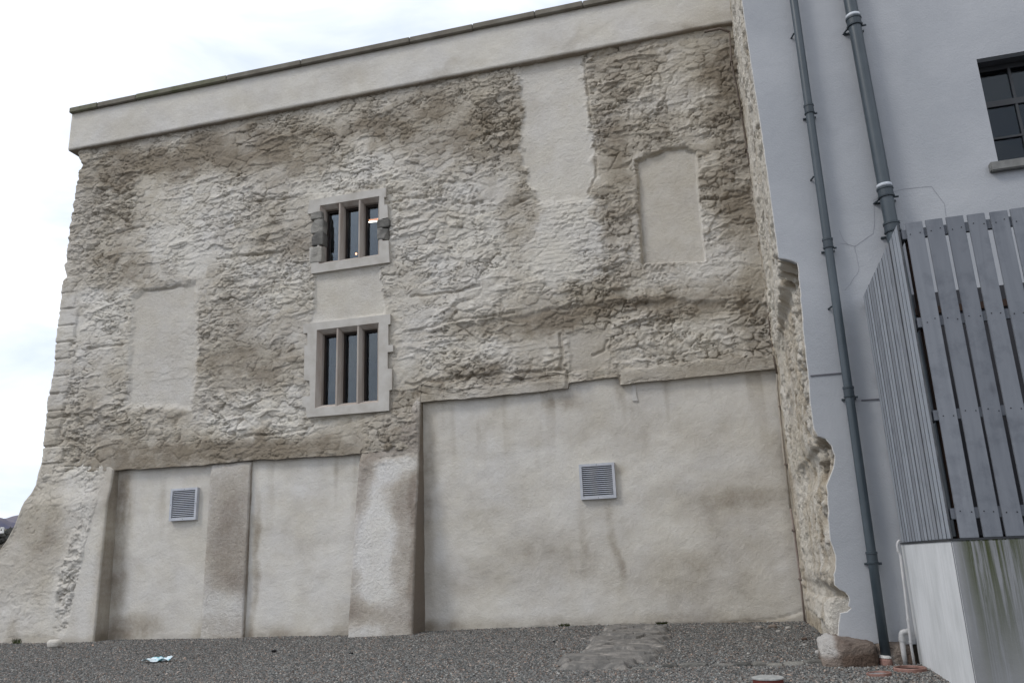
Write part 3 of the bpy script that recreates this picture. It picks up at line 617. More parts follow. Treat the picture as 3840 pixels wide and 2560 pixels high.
# window
bm=bmesh.new()
for q in ((RWX0-.06,RWX0,RWZ0-.1,RWZ1+.1),(RWX1,RWX1+.06,RWZ0-.1,RWZ1+.1),(RWX0,RWX1,RWZ1,RWZ1+.08),(RWX0,RWX1,RWZ0-.08,RWZ0)): box(bm,q[0],q[1],YG+.103,YG+.45,q[2],q[3])
wn=obj('window',bm,simple('dark_reveal_paint',(.055,.057,.062),(.07,.072,.078),3),NEW)
yb=YG+.24; bm=bmesh.new(); t=.045
box(bm,RWX0,RWX0+t,yb,yb+.05,RWZ0,RWZ1); box(bm,RWX1-t,RWX1,yb,yb+.05,RWZ0,RWZ1)
box(bm,RWX0+t,RWX1-t,yb,yb+.05,RWZ1-.07,RWZ1); box(bm,RWX0+t,RWX1-t,yb,yb+.05,RWZ0,RWZ0+t)
obj('frame',bm,DARKFR,wn)
bm=bmesh.new(); px=[RWX0+t+.37+.41*k for k in range(4)]
for x in px: box(bm,x,x+.032,yb-.004,yb+.045,RWZ0+t,RWZ1-.07)
for z in (6.30,6.76,7.22-.2+.0): pass
for z,hh_ in ((6.335,.028),(6.80,.085)): box(bm,RWX0+t,RWX1-t,yb-.008,yb+.04,z,z+hh_)
obj('glazing_bars',bm,DARKFR,wn)
bm=bmesh.new(); box(bm,RWX0+.02,RWX1-.02,yb+.02,yb+.028,RWZ0+.02,RWZ1-.02); obj('pane',bm,GLASSD,wn)
bm=bmesh.new(); box(bm,RWX0-.12,RWX1+.12,YG-.085,YG+.2,RWZ0-.125,RWZ0-.003,.012); obj('sill',bm,CONC,wn)
# dark inner volume
bm=bmesh.new(); box(bm,2.1,8.9,YG+.5,YG+3.4,-.4,15.0); 
obj('interior',bm,VOID,NEW)
# thin dark strips standing in for the shadow gap along the render joint, stepped at the pipe
bm=bmesh.new(); a=at(1858,862,YG); b=at(1950,855,YG); box(bm,a[0]+.015,b[0]+.0,YG-.012,YG+.0-.001,a[1]-.016,a[1]+.0)
JSHADE=simple('joint_shade',(.10,.10,.115),(.14,.14,.155),4); obj('render_joint',bm,JSHADE,NEW); bm=bmesh.new()
a=at(1978,918,YG); b=at(2060,914,YG); box(bm,a[0],b[0]+.1,YG-.012,YG-.001,a[1]-.016,a[1]); obj('render_joint',bm,JSHADE,NEW)
# hairline cracks
def crack(L,w_,seed):
    pts_=rough_line(ats(L,YG),.04,.018,seed); bm=bmesh.new()
    for (p,q) in zip(pts_,pts_[1:]):
        d=Vector((q[0]-p[0],0,q[1]-p[1])); nrm=Vector((-d.z,0,d.x)).normalized()*w_
        y=YG-.0025; P,Q=Vector((p[0],y,p[1])),Vector((q[0],y,q[1]))
        bm.faces.new([bm.verts.new(c_) for c_ in (P-nrm,Q-nrm,Q+nrm,P+nrm)])
    return bm
CRK=simple('crack_line',(.22,.225,.245),(.30,.305,.33),6)
c7=lambda L:[((2700+x*.765)/DS,(y*.765)/DS) for x,y in L]
for i,L in enumerate([[(590,1195),(625,1200),(660,1207),(700,1180),(752,1145),(758,1080),(755,1020),(752,980),(790,968)],[(662,1207),(672,1250),(676,1330),(640,1390),(612,1425)],[(845,942),(900,928),(970,920),(1038,915),(1062,950),(1100,1000),(1110,1060)],[(585,1130),(605,1180),(625,1200)]]):
    obj('crack',crack(c7(L),.0028,i+5),CRK,NEW)
# broken masonry between the ragged render and the inner corner ------------
zr=np.linspace(-.25,15.1,640); 
E=[(x,z) for x,z in ew if True]
# monotone version of the outline for the surface behind it
zz=[];xx=[];cur=99
for x,z in sorted(E[:41],key=lambda p:-p[1]): zz.append(z); xx.append(x)
xf=np.interp(zr,zz[::-1],xx[::-1]); 
xf=np.where(zr<.3,1.12,xf)
XB=XC+.02
m=150; tt=np.linspace(0,1,m)**1.0
Zr=np.repeat(zr[:,None],m,1); T=np.repeat(tt[None],len(zr),0)
ydep=YG+.06+(YM+.1-YG-.06)*T
base=xf[:,None]*(1-T)+XB*T+ .20*np.exp(-(T*6.5/.5)**1.0)*0
# face is set back a little just behind the render edge, with cavities
S_=T*6.6
hh=rubble(S_*1.0,Zr,np.zeros_like(T),500)*.85+.05*(fbm(S_*7,Zr*5,4,571,.65)-.5)
cav=sst(.55,.70,fbm(S_*2.2,Zr*2.0,5,520,.6))*.13*sst(3.,.4,S_)
flut=.05*(fbm(S_*3.0,Zr*.7,4,530)-.5)
pits=sst(.66,.74,fbm(S_*5.5,Zr*4.2,3,540,.6))
pock=np.zeros_like(T)
for pz,py_,rz_,ry_ in [(4.72,.35,.30,.5),(2.30,.45,.28,.7),(1.72,.3,.2,.4),(.62,.35,.18,.5),(3.6,.3,.12,.3)]:
    pock=np.maximum(pock,np.exp(-((Zr-pz)/rz_)**2-((S_-py_)/ry_)**2))
pockn=pock*sst(.42,.56,fbm(S_*5,Zr*5,3,550))
Xs=base-(hh+flut)*sst(0,.15,S_)*sst(6.7,5.9,S_)+cav+.05*pits*sst(0,.1,S_)+.22*pockn+.02
Xs=np.where(S_<.12,np.maximum(Xs,base+.03),Xs)
stn=.16+1.2*(fbm(S_*1.6,Zr*.6,5,560)-.5)+.5*(fbm(S_*6,Zr*3,4,563)-.5)+.55*pits*sst(6.6,1.,S_)+.25*(fbm(S_*14,Zr*8,3,573,.6)-.5)+.9*pockn+.35*sst(.03,.09,cav)  # brown pits; pockets and cavities darkened to stand for the shade inside them
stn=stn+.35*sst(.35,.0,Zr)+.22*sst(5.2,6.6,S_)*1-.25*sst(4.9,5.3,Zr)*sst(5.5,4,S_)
gridmesh('broken_masonry',Xs,ydep,Zr,BROK,NEW,{'stain_shade':np.clip(stn,-.1,1.2)},flip=False)
# pale torn edge of the render
bm=bmesh.new(); el=[(x-.004,YG+.012,z) for x,z in er if z>.25][::1]
tube(bm,el,.007,6); obj('render_edge',bm,ROUGHGREY,NEW,True)
# footing: projecting boulder and rough plinth
FOOTM=mat_lime('footing_stone',(.54,.52,.49),(.27,.225,.19),(.125,.09,.07),.025)
def rock(name,pts,seed,stf,parent,mat,amp=.02,cuts=7):
    """angular stone: hull of a few corner points, its faces then broken up"""
    bm=bmesh.new()
    for p in pts: bm.verts.new(p)
    r=bmesh.ops.convex_hull(bm,input=bm.verts)
    bmesh.ops.delete(bm,geom=[v_ for v_ in bm.verts if not v_.link_faces],context='VERTS')
    bmesh.ops.bevel(bm,geom=list(bm.edges),offset=.018,segments=1,affect='EDGES')
    bmesh.ops.triangulate(bm,faces=bm.faces); bmesh.ops.subdivide_edges(bm,edges=bm.edges,cuts=cuts,use_grid_fill=True); bmesh.ops.triangulate(bm,faces=bm.faces)
    bm.normal_update(); V=np.array([v_.co[:] for v_ in bm.verts]); Nn=np.array([v_.normal[:] for v_ in bm.verts]); F=np.array([[v_.index for v_ in f.verts] for f in bm.faces]); bm.free()
    a=fbm(V[:,0]*7+V[:,1]*4,V[:,2]*8-V[:,1]*5,5,seed,.62)-.5; b=np.abs(fbm(V[:,0]*13-V[:,1]*9,V[:,2]*15,4,seed+3)-.5)
    V=V+Nn*((a*2*amp)-(b*1.6*amp))[:,None]
    return mesh_np(name,V,F,mat,parent,{'stain_shade':stf(V)},smooth=False)
def blockmesh(name,x0,x1,y0,y1,z0,z1,seed,stf,parent,mat,pw=5,amp=1,sub=6):
    bm=bmesh.new(); bmesh.ops.create_icosphere(bm,subdivisions=sub,radius=1); bm.verts.ensure_lookup_table()
    A=np.array([v_.co[:] for v_ in bm.verts]); k=(np.abs(A)**pw).sum(1)**(-1/pw); A=A*k[:,None]
    rf=np.random.default_rng(seed)
    for _ in range(int(14*amp)):
        nn=rf.normal(size=3); nn/=np.linalg.norm(nn); dd=np.abs(nn).sum()**.9*rf.uniform(.72,.9); kq=A@nn; A=A-np.maximum(kq-dd,0)[:,None]*nn*.92
    sc_=np.array([(x1-x0)/2,(y1-y0)/2,(z1-z0)/2]); C=np.array([(x0+x1)/2,(y0+y1)/2,(z0+z1)/2]); Q=A*sc_
    n1=fbm(Q[:,0]*2.2+Q[:,1]*1.3,Q[:,2]*2.5-Q[:,1]*1.7,4,seed)-.5; n2=fbm(Q[:,0]*7+Q[:,1]*6,Q[:,2]*8-Q[:,1]*5,4,seed+3)-.5
    Q=Q*(1+amp*(n1*.30)[:,None])+A*(n2*.11*amp)[:,None]*sc_.min()*2.2; V=Q+C
    F=np.array([[v_.index for v_ in f.verts] for f in bm.faces]); bm.free()
    return mesh_np(name,V,F,mat,parent,{'stain_shade':stf(V)},smooth=False)
jstones()
bstain=lambda V: np.clip(sst(.88,.99,V[:,0]+.05*(fbm(V[:,2]*9,V[:,0]*0,3,4)-.5)+.15*(V[:,2]-.15))*.62+.55*sst(.16,.05,V[:,2])+.5*(fbm(V[:,0]*3+V[:,1]*3,V[:,2]*3,4,5)-.5),0,1.1)
rock('footing_stone',[(.73,10.50,-.03),(.73,10.60,.17),(.80,10.56,.25),(.95,10.52,.29),(1.02,10.46,.22),(1.05,10.42,-.02),(1.28,10.50,.23),(1.34,10.55,.06),(1.35,10.62,.20),(.90,10.44,.10),(.75,11.2,.25),(1.3,11.2,.3),(.75,11.2,-.03),(1.35,11.2,-.03),(1.30,10.50,-.03),(.84,10.9,.33)],11,bstain,NEW,FOOTM,.022,9)
dst=lambda V: np.clip(.62+.5*(fbm(V[:,0]*4+V[:,1]*2,V[:,2]*4,4,6)-.5)*2,0,1.1)
rock('footing_stone',[(1.33,10.66,-.1),(1.34,10.68,.20),(1.52,10.64,.24),(1.74,10.66,.20),(1.76,10.64,-.1),(1.4,10.6,.05),(1.3,11.1,.2),(1.75,11.1,.22),(1.3,11.1,-.1),(1.75,11.1,-.1)],17,dst,NEW,FOOTM,.03,8)
rock('footing_stone',[(.90,10.86,.28),(.93,10.82,.66),(1.0,10.84,.74),(1.22,10.84,.7),(1.2,10.84,.25),(.88,11.3,.3),(.90,11.4,.7),(1.2,11.4,.7),(1.2,11.4,.2),(.86,10.95,.45)],21,lambda V:np.clip(.10+.9*(fbm(V[:,0]*6+V[:,1]*4,V[:,2]*5,4,9)-.5),0,1),NEW,BROK,.02,8)
bm=bmesh.new(); box(bm,1.5,9,YG+.06,YG+.5,-.5,.3); obj('base_wall',bm,simple('dark_damp_stone',(.045,.038,.03),(.11,.095,.075),4,.9,.2,.03,9),NEW)
bm=bmesh.new(); box(bm,XC+.25,2.2,YG+.5,YM,-.4,15.0); obj('core',bm,VOID,NEW)
# ================================================================== downpipes
def downpipe(label,p0,p1,r_,collars,clips,bands,foot):
    x0,z0=p0; x1,z1=p1; y=YG-.13 if r_<.07 else YG-.15
    o=thing('downpipe',label,'drainpipe',(x1,y,z1),'grey downpipes on the rendered wall')
    f=lambda z:(x1+(x0-x1)*(z-z1)/(z0-z1),y,z)
    bm=bmesh.new(); tube(bm,[f(z) for z in np.linspace(z1,z0,12)],r_,24); obj('pipe',bm,PIPE,o,True)
    for z in collars:
        bm=bmesh.new(); prof=[(-.075,1.0),(-.073,1.22),(-.055,1.26),(-.05,1.14),(.03,1.14),(.035,1.24),(.06,1.24),(.065,1.0)]
        tube(bm,[f(z+a) for a,b in prof],[b*r_ for a,b in prof],24); obj('collar',bm,PIPEC,o,False)
        x,_,_=f(z); bm=bmesh.new(); box(bm,x-r_*1.5,x+r_*1.6,YG-.03,YG-.002,z-.085,z-.065); obj('bracket',bm,PIPEC,o)
        bm=bmesh.new(); tube(bm,[(x+r_*1.1,y,z-.075),(x+r_*1.75,y,z-.075)],.014,8); obj('bolt',bm,PIPEC,o)
    for z in bands:
        bm=bmesh.new(); tube(bm,[f(z),f(z+.045)],r_*1.13,24); obj('joint_band',bm,BAND,o,True)
    for z in clips:
        x,_,_=f(z); bm=bmesh.new(); tube(bm,[(x-r_*1.05,y+.03,z),(x-r_*1.6,YG,z)],.012,8); obj('clip',bm,PIPEC,o)
    return o
p1z=lambda x,y:at(x,y,YG-.13)
a=p1z(1823,0); b=p1z(2037,1521)
downpipe('slimmer full-height slate grey downpipe running down to the terracotta stub by the footing stones',(a[0]+(a[0]-b[0])*.6,a[1]+(a[1]-b[1])*.6),b,.054,[p1z(1865,250)[1],p1z(1915,557)[1],p1z(1962,898)[1],p1z(2017,1278)[1]],[p1z(1840,72)[1],p1z(1883,402)[1],p1z(1935,700)[1]],[],True)
a=at(1952,0,YG-.15); b=at(2052,540,YG-.15)
k=(a[0]-b[0])/(a[1]-b[1])
downpipe('thicker slate grey downpipe with two white joint bands, dropping behind the slatted screen',(a[0]+k*5.5,a[1]+5.5),(b[0]-k*6,b[1]-6),.082,[at(1959,52,YG-.15)[1],at(2036,442,YG-.15)[1],at(2050,522,YG-.15)[1]],[at(1955,62,YG-.15)[1],at(2030,455,YG-.15)[1]],[at(1957,46,YG-.15)[1]+.02,at(2033,435,YG-.15)[1]+.02],False)
# ================================================================== slatted screen and its plinth
FX0,FX1=1.80,4.6; FY0,FY1=8.27,YG-.02; FZ0,FZ1=1.32,4.34
SCR=thing('slatted_screen','tall screen of grey weathered vertical timber boards standing on the stained white plinth','fence',(FX0,FY0,FZ0))
def mat_wood():
    m,nt,b=M('grey_weathered_timber',.8,.25)
    c=ramp(nt,nz(nt,1.2,7,.6,stretch=(7,7,.5),dist=.8),[(.25,(.150,.162,.182)),(.75,(.215,.226,.246))])
    oi=nt.nodes.new('ShaderNodeAttribute'); oi.attribute_name='tone'
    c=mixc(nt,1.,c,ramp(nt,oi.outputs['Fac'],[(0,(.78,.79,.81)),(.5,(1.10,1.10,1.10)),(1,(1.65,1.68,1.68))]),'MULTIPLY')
    kn=nt.nodes.new('ShaderNodeTexVoronoi'); kn.inputs['Scale'].default_value=1.0
    tc=nt.nodes.new('ShaderNodeTexCoord'); mp=nt.nodes.new('ShaderNodeMapping'); mp.inputs['Scale'].default_value=(3.2,3.2,1.5); nt.links.new(tc.outputs['Object'],mp.inputs[0]); nt.links.new(mp.outputs[0],kn.inputs[0])
    k_=ramp(nt,kn.outputs['Distance'],[(.03,(.45,.45,.46)),(.13,(1,1,1))])
    c=mixc(nt,.65,c,k_,'MULTIPLY')
    c=mixc(nt,.8,c,ramp(nt,nz(nt,5,5,.65),[(.3,(.72,.73,.75)),(.5,(1,1,1))]),'MULTIPLY')
    nt.links.new(c,b.inputs['Base Color']); bump(nt,b,nz(nt,3,6,.6,stretch=(12,12,1)),.002,.5); return m
WOOD=mat_wood()
EDGEW=simple('shaded_board_edge',(.055,.058,.062),(.10,.104,.11),6)  # side board edges coloured dark to stand for the shaded gaps
def boards(name,along,n,step,wd_,th,fix,parent,start):
    """row of separate boards with little irregularities, one mesh"""
    bm=bmesh.new(); lay=bm.verts.layers.float.new('tone')
    for k in range(n):
        s=start+k*step; j=random.uniform(-.007,.007); t0=random.random()*.5+(.5 if along=='y' else 0); zt=FZ1+random.uniform(-.006,.006); sk=random.uniform(-.009,.009)  # side boards get a paler tone, standing in for light from the left
        nb=len(bm.verts)
        if along=='x': box(bm,s+j,s+j+wd_,fix,fix+th,FZ0,zt,.003)
        else: box(bm,fix,fix+th,s+j,s+j+wd_,FZ0,zt,.003)
        bm.verts.ensure_lookup_table()
        if along=='y':
            for f in bm.faces:
                f.normal_update()
                if abs(f.normal.y)>.7: f.material_index=1
        for v_ in bm.verts[nb:]:
            v_[lay]=t0
            if v_.co.z>2: 
                if along=='x': v_.co.x+=sk
                else: v_.co.x+=sk*.5
    me=bpy.data.meshes.new(name); bmesh.ops.recalc_face_normals(bm,faces=bm.faces); bm.to_mesh(me); bm.free(); me.materials.append(WOOD); me.materials.append(EDGEW)
    o=bpy.data.objects.new(name,me); link(o,parent); o.matrix_parent_inverse=Matrix.Translation(-Vector(parent.location)); return o
boards('slat_panel','x',15,.186,.154,.022,FY0,SCR,FX0+.075)
ns=15; stp=(FY1-FY0-.03)/ns
boards('slat_panel','y',ns,stp,stp-.026,.018,FX0,SCR,FY0+.02)
for z in (4.13,2.98-.0,2.28-.0,1.50): pass
rails=[(FZ1-.235,.11)]
for q in [(2150,0)]: pass
def zat(x,y): return at(x,y,FY0+.03)[1]
rz=[zat(((3200+690*.4145)/DS),(750+285*.4145)/DS),zat((3200+825*.4145)/DS,(750+1085*.4145)/DS),zat((3200+700*.574)/DS,(1300+435*.574)/DS),zat((3200+795*.574)/DS,(1300+1082*.574)/DS)]
for z in rz:
    bm=bmesh.new(); box(bm,FX0+.035,FX1+.1,FY0+.024,FY0+.07,z-.048,z+.048,.003); obj('rail',bm,WOOD,SCR)
    bm=bmesh.new(); box(bm,FX0+.026,FX0+.07,FY0+.075,FY1,z-.048,z+.048,.003); obj('rail',bm,WOOD,SCR)
BRW=simple('brown_raw_timber',(.022,.013,.009),(.045,.026,.018),6,.8,.2)
bm=bmesh.new(); box(bm,FX0+.075,FX0+.15,FY0+.08,FY0+.15,FZ0,FZ1-.12,.003); obj('post',bm,BRW,SCR)
bm=bmesh.new(); box(bm,FX1-.2,FX1-.1,FY0+.08,FY0+.18,FZ0,FZ1-.12,.003); obj('post',bm,BRW,SCR)
for z in (FZ1-.28,): 
    bm=bmesh.new(); box(bm,FX0+.10,FX1,FY1-.06,FY1-.01,z-.045,z+.045,.003); obj('rail',bm,BRW,SCR)
bm=bmesh.new(); box(bm,FX0-.02,FX1+.1,FY0-.012,FY0+.10,FZ0-.018,FZ0-.002); box(bm,FX0-.02,FX0+.08,FY0+.1,FY1,FZ0-.018,FZ0-.002); obj('base_flashing',bm,DARKFR,SCR)
# fixing screws on the boards
for k in range(6):
    for z in rz:
        for fx in (.035,.12):
            bm=bmesh.new(); c_=(FX0+.075+k*.186+fx+random.uniform(-.008,.008),FY0-.001,z+random.uniform(-.02,.02))
            bmesh.ops.create_cone(bm,cap_ends=True,segments=8,radius1=.0055,radius2=.0055,depth=.004,matrix=Matrix.Translation(c_)@Matrix.Rotation(R(90),4,'X')); obj('screw',bm,VOID,SCR)
# dark doorway in the grey wall, seen through the gaps
a=at((3200+960*.4145)/DS,(750+820*.4145)/DS,YG)
bm=bmesh.new(); box(bm,2.02,FX1+.3,YG-.05,YG-.003,1.30,a[1]); box(bm,1.86,2.02,YG-.05,YG-.003,1.3,a[1]-.35)
dd=obj('doorway',bm,simple('dark_door',(.02,.02,.024),(.03,.03,.035),3,.6,.3),NEW)
bm=bmesh.new(); box(bm,FX0+.05,FX1+.3,FY0+.2,YG-.06,1.30,1.34); obj('deck',bm,VOID,SCR)
PL=thing('plinth','white painted plinth under the slatted screen, green algae running down its front','wall',(FX0,FY0,0))
def mat_plinth():
    m,nt,b=M('stained_white_paint',.75,.3)
    st=nz(nt,1.0,8,.72,stretch=(22,22,.55),dist=.5); st2_=nz(nt,1.0,6,.6,stretch=(2.4,2.4,.5))
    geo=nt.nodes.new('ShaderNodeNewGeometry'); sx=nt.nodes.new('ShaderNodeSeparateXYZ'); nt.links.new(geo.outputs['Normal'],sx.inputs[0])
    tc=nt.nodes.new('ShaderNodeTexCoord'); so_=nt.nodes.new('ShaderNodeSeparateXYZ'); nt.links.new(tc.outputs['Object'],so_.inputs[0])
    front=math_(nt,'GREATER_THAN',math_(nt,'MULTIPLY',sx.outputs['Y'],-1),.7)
    # algae lives on the front, in a stripe near x=2.1-2.7, strongest near the top
    bx=ramp(nt,so_.outputs['X'],[(0,(0,0,0)),(1,(1,1,1))])
    X_=so_.outputs['X']
    stripe=math_(nt,'MULTIPLY',math_(nt,'SUBTRACT',X_,FX0+.02),9.,True)
    stripe=math_(nt,'MULTIPLY',stripe,math_(nt,'SUBTRACT',1,math_(nt,'MULTIPLY',math_(nt,'SUBTRACT',X_,2.22),2.6,True)))
    zt=math_(nt,'ADD',math_(nt,'MULTIPLY',so_.outputs['Z'],.52),.05,True)
    g=math_(nt,'MULTIPLY',math_(nt,'MULTIPLY',stripe,zt),math_(nt,'MULTIPLY',math_(nt,'SUBTRACT',st,.38),7.,True))
    base=mixc(nt,front,(.66,.67,.675),(.235,.24,.25))  # front base darker: grime, plus light from the left put into the colour
    s1=math_(nt,'MULTIPLY',math_(nt,'SUBTRACT',st,.47),2.6,True)
    c=mixc(nt,math_(nt,'MULTIPLY',s1,.42),base,(.36,.35,.32))
    c=mixc(nt,math_(nt,'MULTIPLY',math_(nt,'MULTIPLY',front,math_(nt,'MULTIPLY',math_(nt,'SUBTRACT',st2_,.42),3.,True)),.45),c,(.20,.195,.18))
    c=mixc(nt,.6,c,ramp(nt,nz(nt,2.2,6,.65,stretch=(1,1,.6)),[(.35,(.72,.73,.72)),(.6,(1,1,1))]),'MULTIPLY')
    c=mixc(nt,math_(nt,'MULTIPLY',g,math_(nt,'MULTIPLY',front,1.5),True),c,(.052,.060,.026))
    nt.links.new(c,b.inputs['Base Color']); bump(nt,b,nz(nt,40,4),.003,.5); return m
bm=bmesh.new(); box(bm,FX0-.01,FX1+.2,FY0-.01,YG-.002,-.5,FZ0-.02,.01); obj('wall_face',bm,mat_plinth(),PL)
# ================================================================== small pipes beside the plinth
c8=lambda L:[((2900+x*.421)/DS,(1900+y*.421)/DS) for x,y in L]
OV=thing('overflow_pipe','thin white overflow pipe hooked over at the top, running down beside the plinth','pipe',(FX0-.04,YG-.2,0))
L=c8([(1130,302),(1120,300),(1108,316),(1103,345),(1112,390),(1132,430),(1152,600),(1178,800),(1200,1000),(1222,1200),(1258,1420)])
yo=YG-.22; pts=[(at(x,y,yo)[0],yo,at(x,y,yo)[1]) for x,y in L]
bm=bmesh.new(); tube(bm,pts,.0145,12); obj('pipe',bm,WHITEP,OV,True)
for k in (4,8,9): 
    p=pts[k]; bm=bmesh.new(); tube(bm,[(p[0],p[1],p[2]-.012),(p[0],p[1],p[2]+.012)],.019,12); obj('joint',bm,WHITEP,OV)
WP=thing('waste_pipe','short white waste pipe with an elbow, dropping into the terracotta gully','pipe',(FX0-.2,YG-.1,0))
L=c8([(1205,1108),(1165,1110),(1148,1116),(1140,1135),(1145,1180),(1158,1290),(1175,1415)]); yo=YG-.10
pts=[(at(x,y,yo)[0],yo,at(x,y,yo)[1]) for x,y in L]
bm=bmesh.new(); tube(bm,pts,.030,14); obj('pipe',bm,WHITEP,WP,True)
p=pts[4]; bm=bmesh.new(); tube(bm,[(p[0],p[1],p[2]-.015),(p[0],p[1],p[2]+.03)],.037,14); obj('socket',bm,WHITEP,WP)
p=pts[1]; bm=bmesh.new(); tube(bm,[(p[0]+.03,p[1],p[2]),(p[0]+.06,p[1],p[2])],.037,14); obj('socket',bm,WHITEP,WP)
def onground(x,y,z=0.):
    v=ray(x,y); t_=(z-EYE)/v[2]; return v[0]*t_,v[1]*t_
def ring(name,label,cat,cx,cy_,r1,r2,h_,mat,inner,z=0,tilt=0):
    o=thing(name,label,cat,(cx,cy_,z)); bm=bmesh.new(); n_=28
    prof=[(r1,-.05),(r1,h_*.8),(r1-.008,h_),(r2+.006,h_),(r2,h_*.8),(r2,-.03)]
    rg=[[bm.verts.new((cx+a*math.cos(t),cy_+a*math.sin(t),z+b+tilt*a*math.cos(t))) for a,b in prof] for t in [2*math.pi*k/n_ for k in range(n_)]]
    for i in range(n_):
        A,B=rg[i],rg[(i+1)%n_]
        for k in range(5): bm.faces.new((A[k],B[k],B[k+1],A[k+1]))
    obj('rim',bm,mat,o,False); bm=bmesh.new(); bmesh.ops.create_circle(bm,cap_ends=True,segments=28,radius=r2*1.02,matrix=Matrix.Translation((cx,cy_,z+h_*.25))); obj('opening',bm,inner,o)
    return o
gx,gy=onground(*c8([(1215,1428)])[0],.03)
ring('drain_gully','round terracotta gully rim around the feet of the two white pipes','drain',gx,gy,.165,.145,.035,TERRA,VOID)
gx,gy=onground(*c8([(937,1462)])[0],.03)
ring('clay_pipe','broken terracotta pipe end lying open in the gravel in front of the grey downpipe','drain',gx,gy,.125,.108,.02,TERRA,simple('gravel_in_pipe',(.16,.15,.15),(.32,.3,.3),40),tilt=.05)
# terracotta stub under the downpipe
gx,gy=b_=(at(2037,1521,YG-.13)[0],YG-.13)
st_=thing('clay_stub','small pinkish terracotta stub under the foot of the slim downpipe','drain',(gx,gy,0))
bm=bmesh.new(); tube(bm,[(gx-.01,gy,-.05),(gx-.01,gy,.045),(gx-.008,gy,.075)],[.074,.07,.055],18); obj('socket',bm,TERRA,st_,False)
bm=bmesh.new(); tube(bm,[(gx-.008,gy,.07),(gx-.006,gy,.10)],[.066,.058],18); obj('mortar_collar',bm,ROUGHGREY,st_,False)
# round cover with a red edge
gx,gy=onground(1764,1561,.03)
cv_=thing('access_cover','round pale grey topped access cover with a red edge, lying in the gravel','drain',(gx,gy,0))
bm=bmesh.new(); tube(bm,[(gx,gy,-.02),(gx,gy,.045)],.150,32); obj('red_rim',bm,simple('red_plastic',(.09,.02,.015),(.14,.035,.025),9,.6),cv_)
bm=bmesh.new(); tube(bm,[(gx,gy,.046),(gx,gy,.058),(gx,gy,.062)],[.158,.158,.148],32); obj('lid',bm,simple('lid_grey',(.25,.25,.24),(.38,.38,.36),14,.8,.3,.003,60),cv_)
# ================================================================== GROUND
def mat_ground():
    m,nt,b=M('gravel_ground',.9,.25)
    v1=nt.nodes.new('ShaderNodeTexVoronoi'); v1.inputs['Scale'].default_value=45
    tc=nt.nodes.new('ShaderNodeTexCoord'); nt.links.new(tc.outputs['Object'],v1.inputs[0])
    sp_=nt.nodes.new('ShaderNodeSeparateColor'); nt.links.new(v1.outputs['Color'],sp_.inputs[0])
    c=ramp(nt,sp_.outputs[0],[(0,(.055,.055,.055)),(.6,(.12,.118,.115)),(1,(.24,.225,.215))])
    nt.links.new(c,b.inputs['Base Color']); bump(nt,b,v1.outputs['Distance'],.02); return m
gx_=np.concatenate([[-6000,-2500,-600,-250,-120,-60,-35],np.linspace(-22,8,90),[14,30,80,300,1500,6000]]); gy_=np.concatenate([[-800,-200,-60,-20,-5],np.linspace(0,18.5,70),[24,40,80,160,300,600,1500,6000]])
GX,GY=np.meshgrid(gx_,gy_); GZ=gz(GX)+.02*(fbm(GX*.7,GY*.7,3,90)-.5)*((GX>-25)&(GX<10))-.012
GROUND=gridmesh('ground',GX,GY,GZ,mat_ground(),None); tag(GROUND,kind='structure')
# loose stones of the gravel
def gravel():
    N=210000
    # uniform in the visible trapezoid, denser near
    y=9.0+(YM+.05-9.0)*rng.random(N*2)**1.25; 
    xl_=-1.0*(y)-1.2; xr_=np.minimum(.21*y+.9,3.0); x=xl_+(xr_-xl_)*rng.random(N*2)
    keep=(x>-17.5)&~((x>XC+.1)&(y>YG+.1)); x=x[keep][:N]; y=y[keep][:N]; N_=len(x)
    s=(.0065+.0095*rng.random(N_)**1.8)*(1+.02*(y-8))
    s=np.where(rng.random(N_)<.012,s*1.7,s)
    base=np.array([[1,0,0],[-1,0,0],[0,1,0],[0,-1,0],[0,0,1],[0,0,-1]],float)
    F=np.array([[0,2,4],[2,1,4],[1,3,4],[3,0,4],[2,0,5],[1,2,5],[3,1,5],[0,3,5]])
    B=base[None]*(1+.5*(rng.random((N_,6,1))-.5))+.35*(rng.random((N_,6,3))-.5)
    B[:,:,2]*=.7
    th=rng.random(N_)*6.283; c_,s_=np.cos(th),np.sin(th); tl=(rng.random(N_)-.5)*1.2; ct,st__=np.cos(tl),np.sin(tl)
    y1=B[:,:,1]*ct[:,None]-B[:,:,2]*st__[:,None]; z1=B[:,:,1]*st__[:,None]+B[:,:,2]*ct[:,None]
    xx_=B[:,:,0]*c_[:,None]-y1*s_[:,None]; yy_=B[:,:,0]*s_[:,None]+y1*c_[:,None]
    g0=gz(x)+.02*(fbm(x*.7,y*.7,3,90)-.5)-.012
    V=np.stack([xx_*s[:,None]+x[:,None],yy_*s[:,None]+y[:,None],z1*s[:,None]+(g0+s*.35)[:,None]],-1).reshape(-1,3)
    FF=(F[None]+6*np.arange(N_)[:,None,None]).reshape(-1,3)
    tone=np.repeat(rng.random(N_),6); hue=np.repeat(rng.random(N_),6)
    m,nt,b=M('gravel_stones',.85,.3)
    c=ramp(nt,attr(nt,'tone'),[(0,(.06,.059,.056)),(.5,(.15,.146,.137)),(.9,(.245,.235,.218)),(1,(.40,.375,.34))])
    c=mixc(nt,1,c,ramp(nt,attr(nt,'hue'),[(0,(.93,1,1.03)),(.7,(1,1,1)),(1,(1.25,.95,.8))]),'MULTIPLY')
    nt.links.new(c,b.inputs['Base Color'])
    o=mesh_np('gravel',V,FF,m,None,{'tone':tone,'hue':hue},smooth=False)
    tag(o,'dark grey loose gravel spread in front of the walls','gravel',kind='stuff')
gravel()
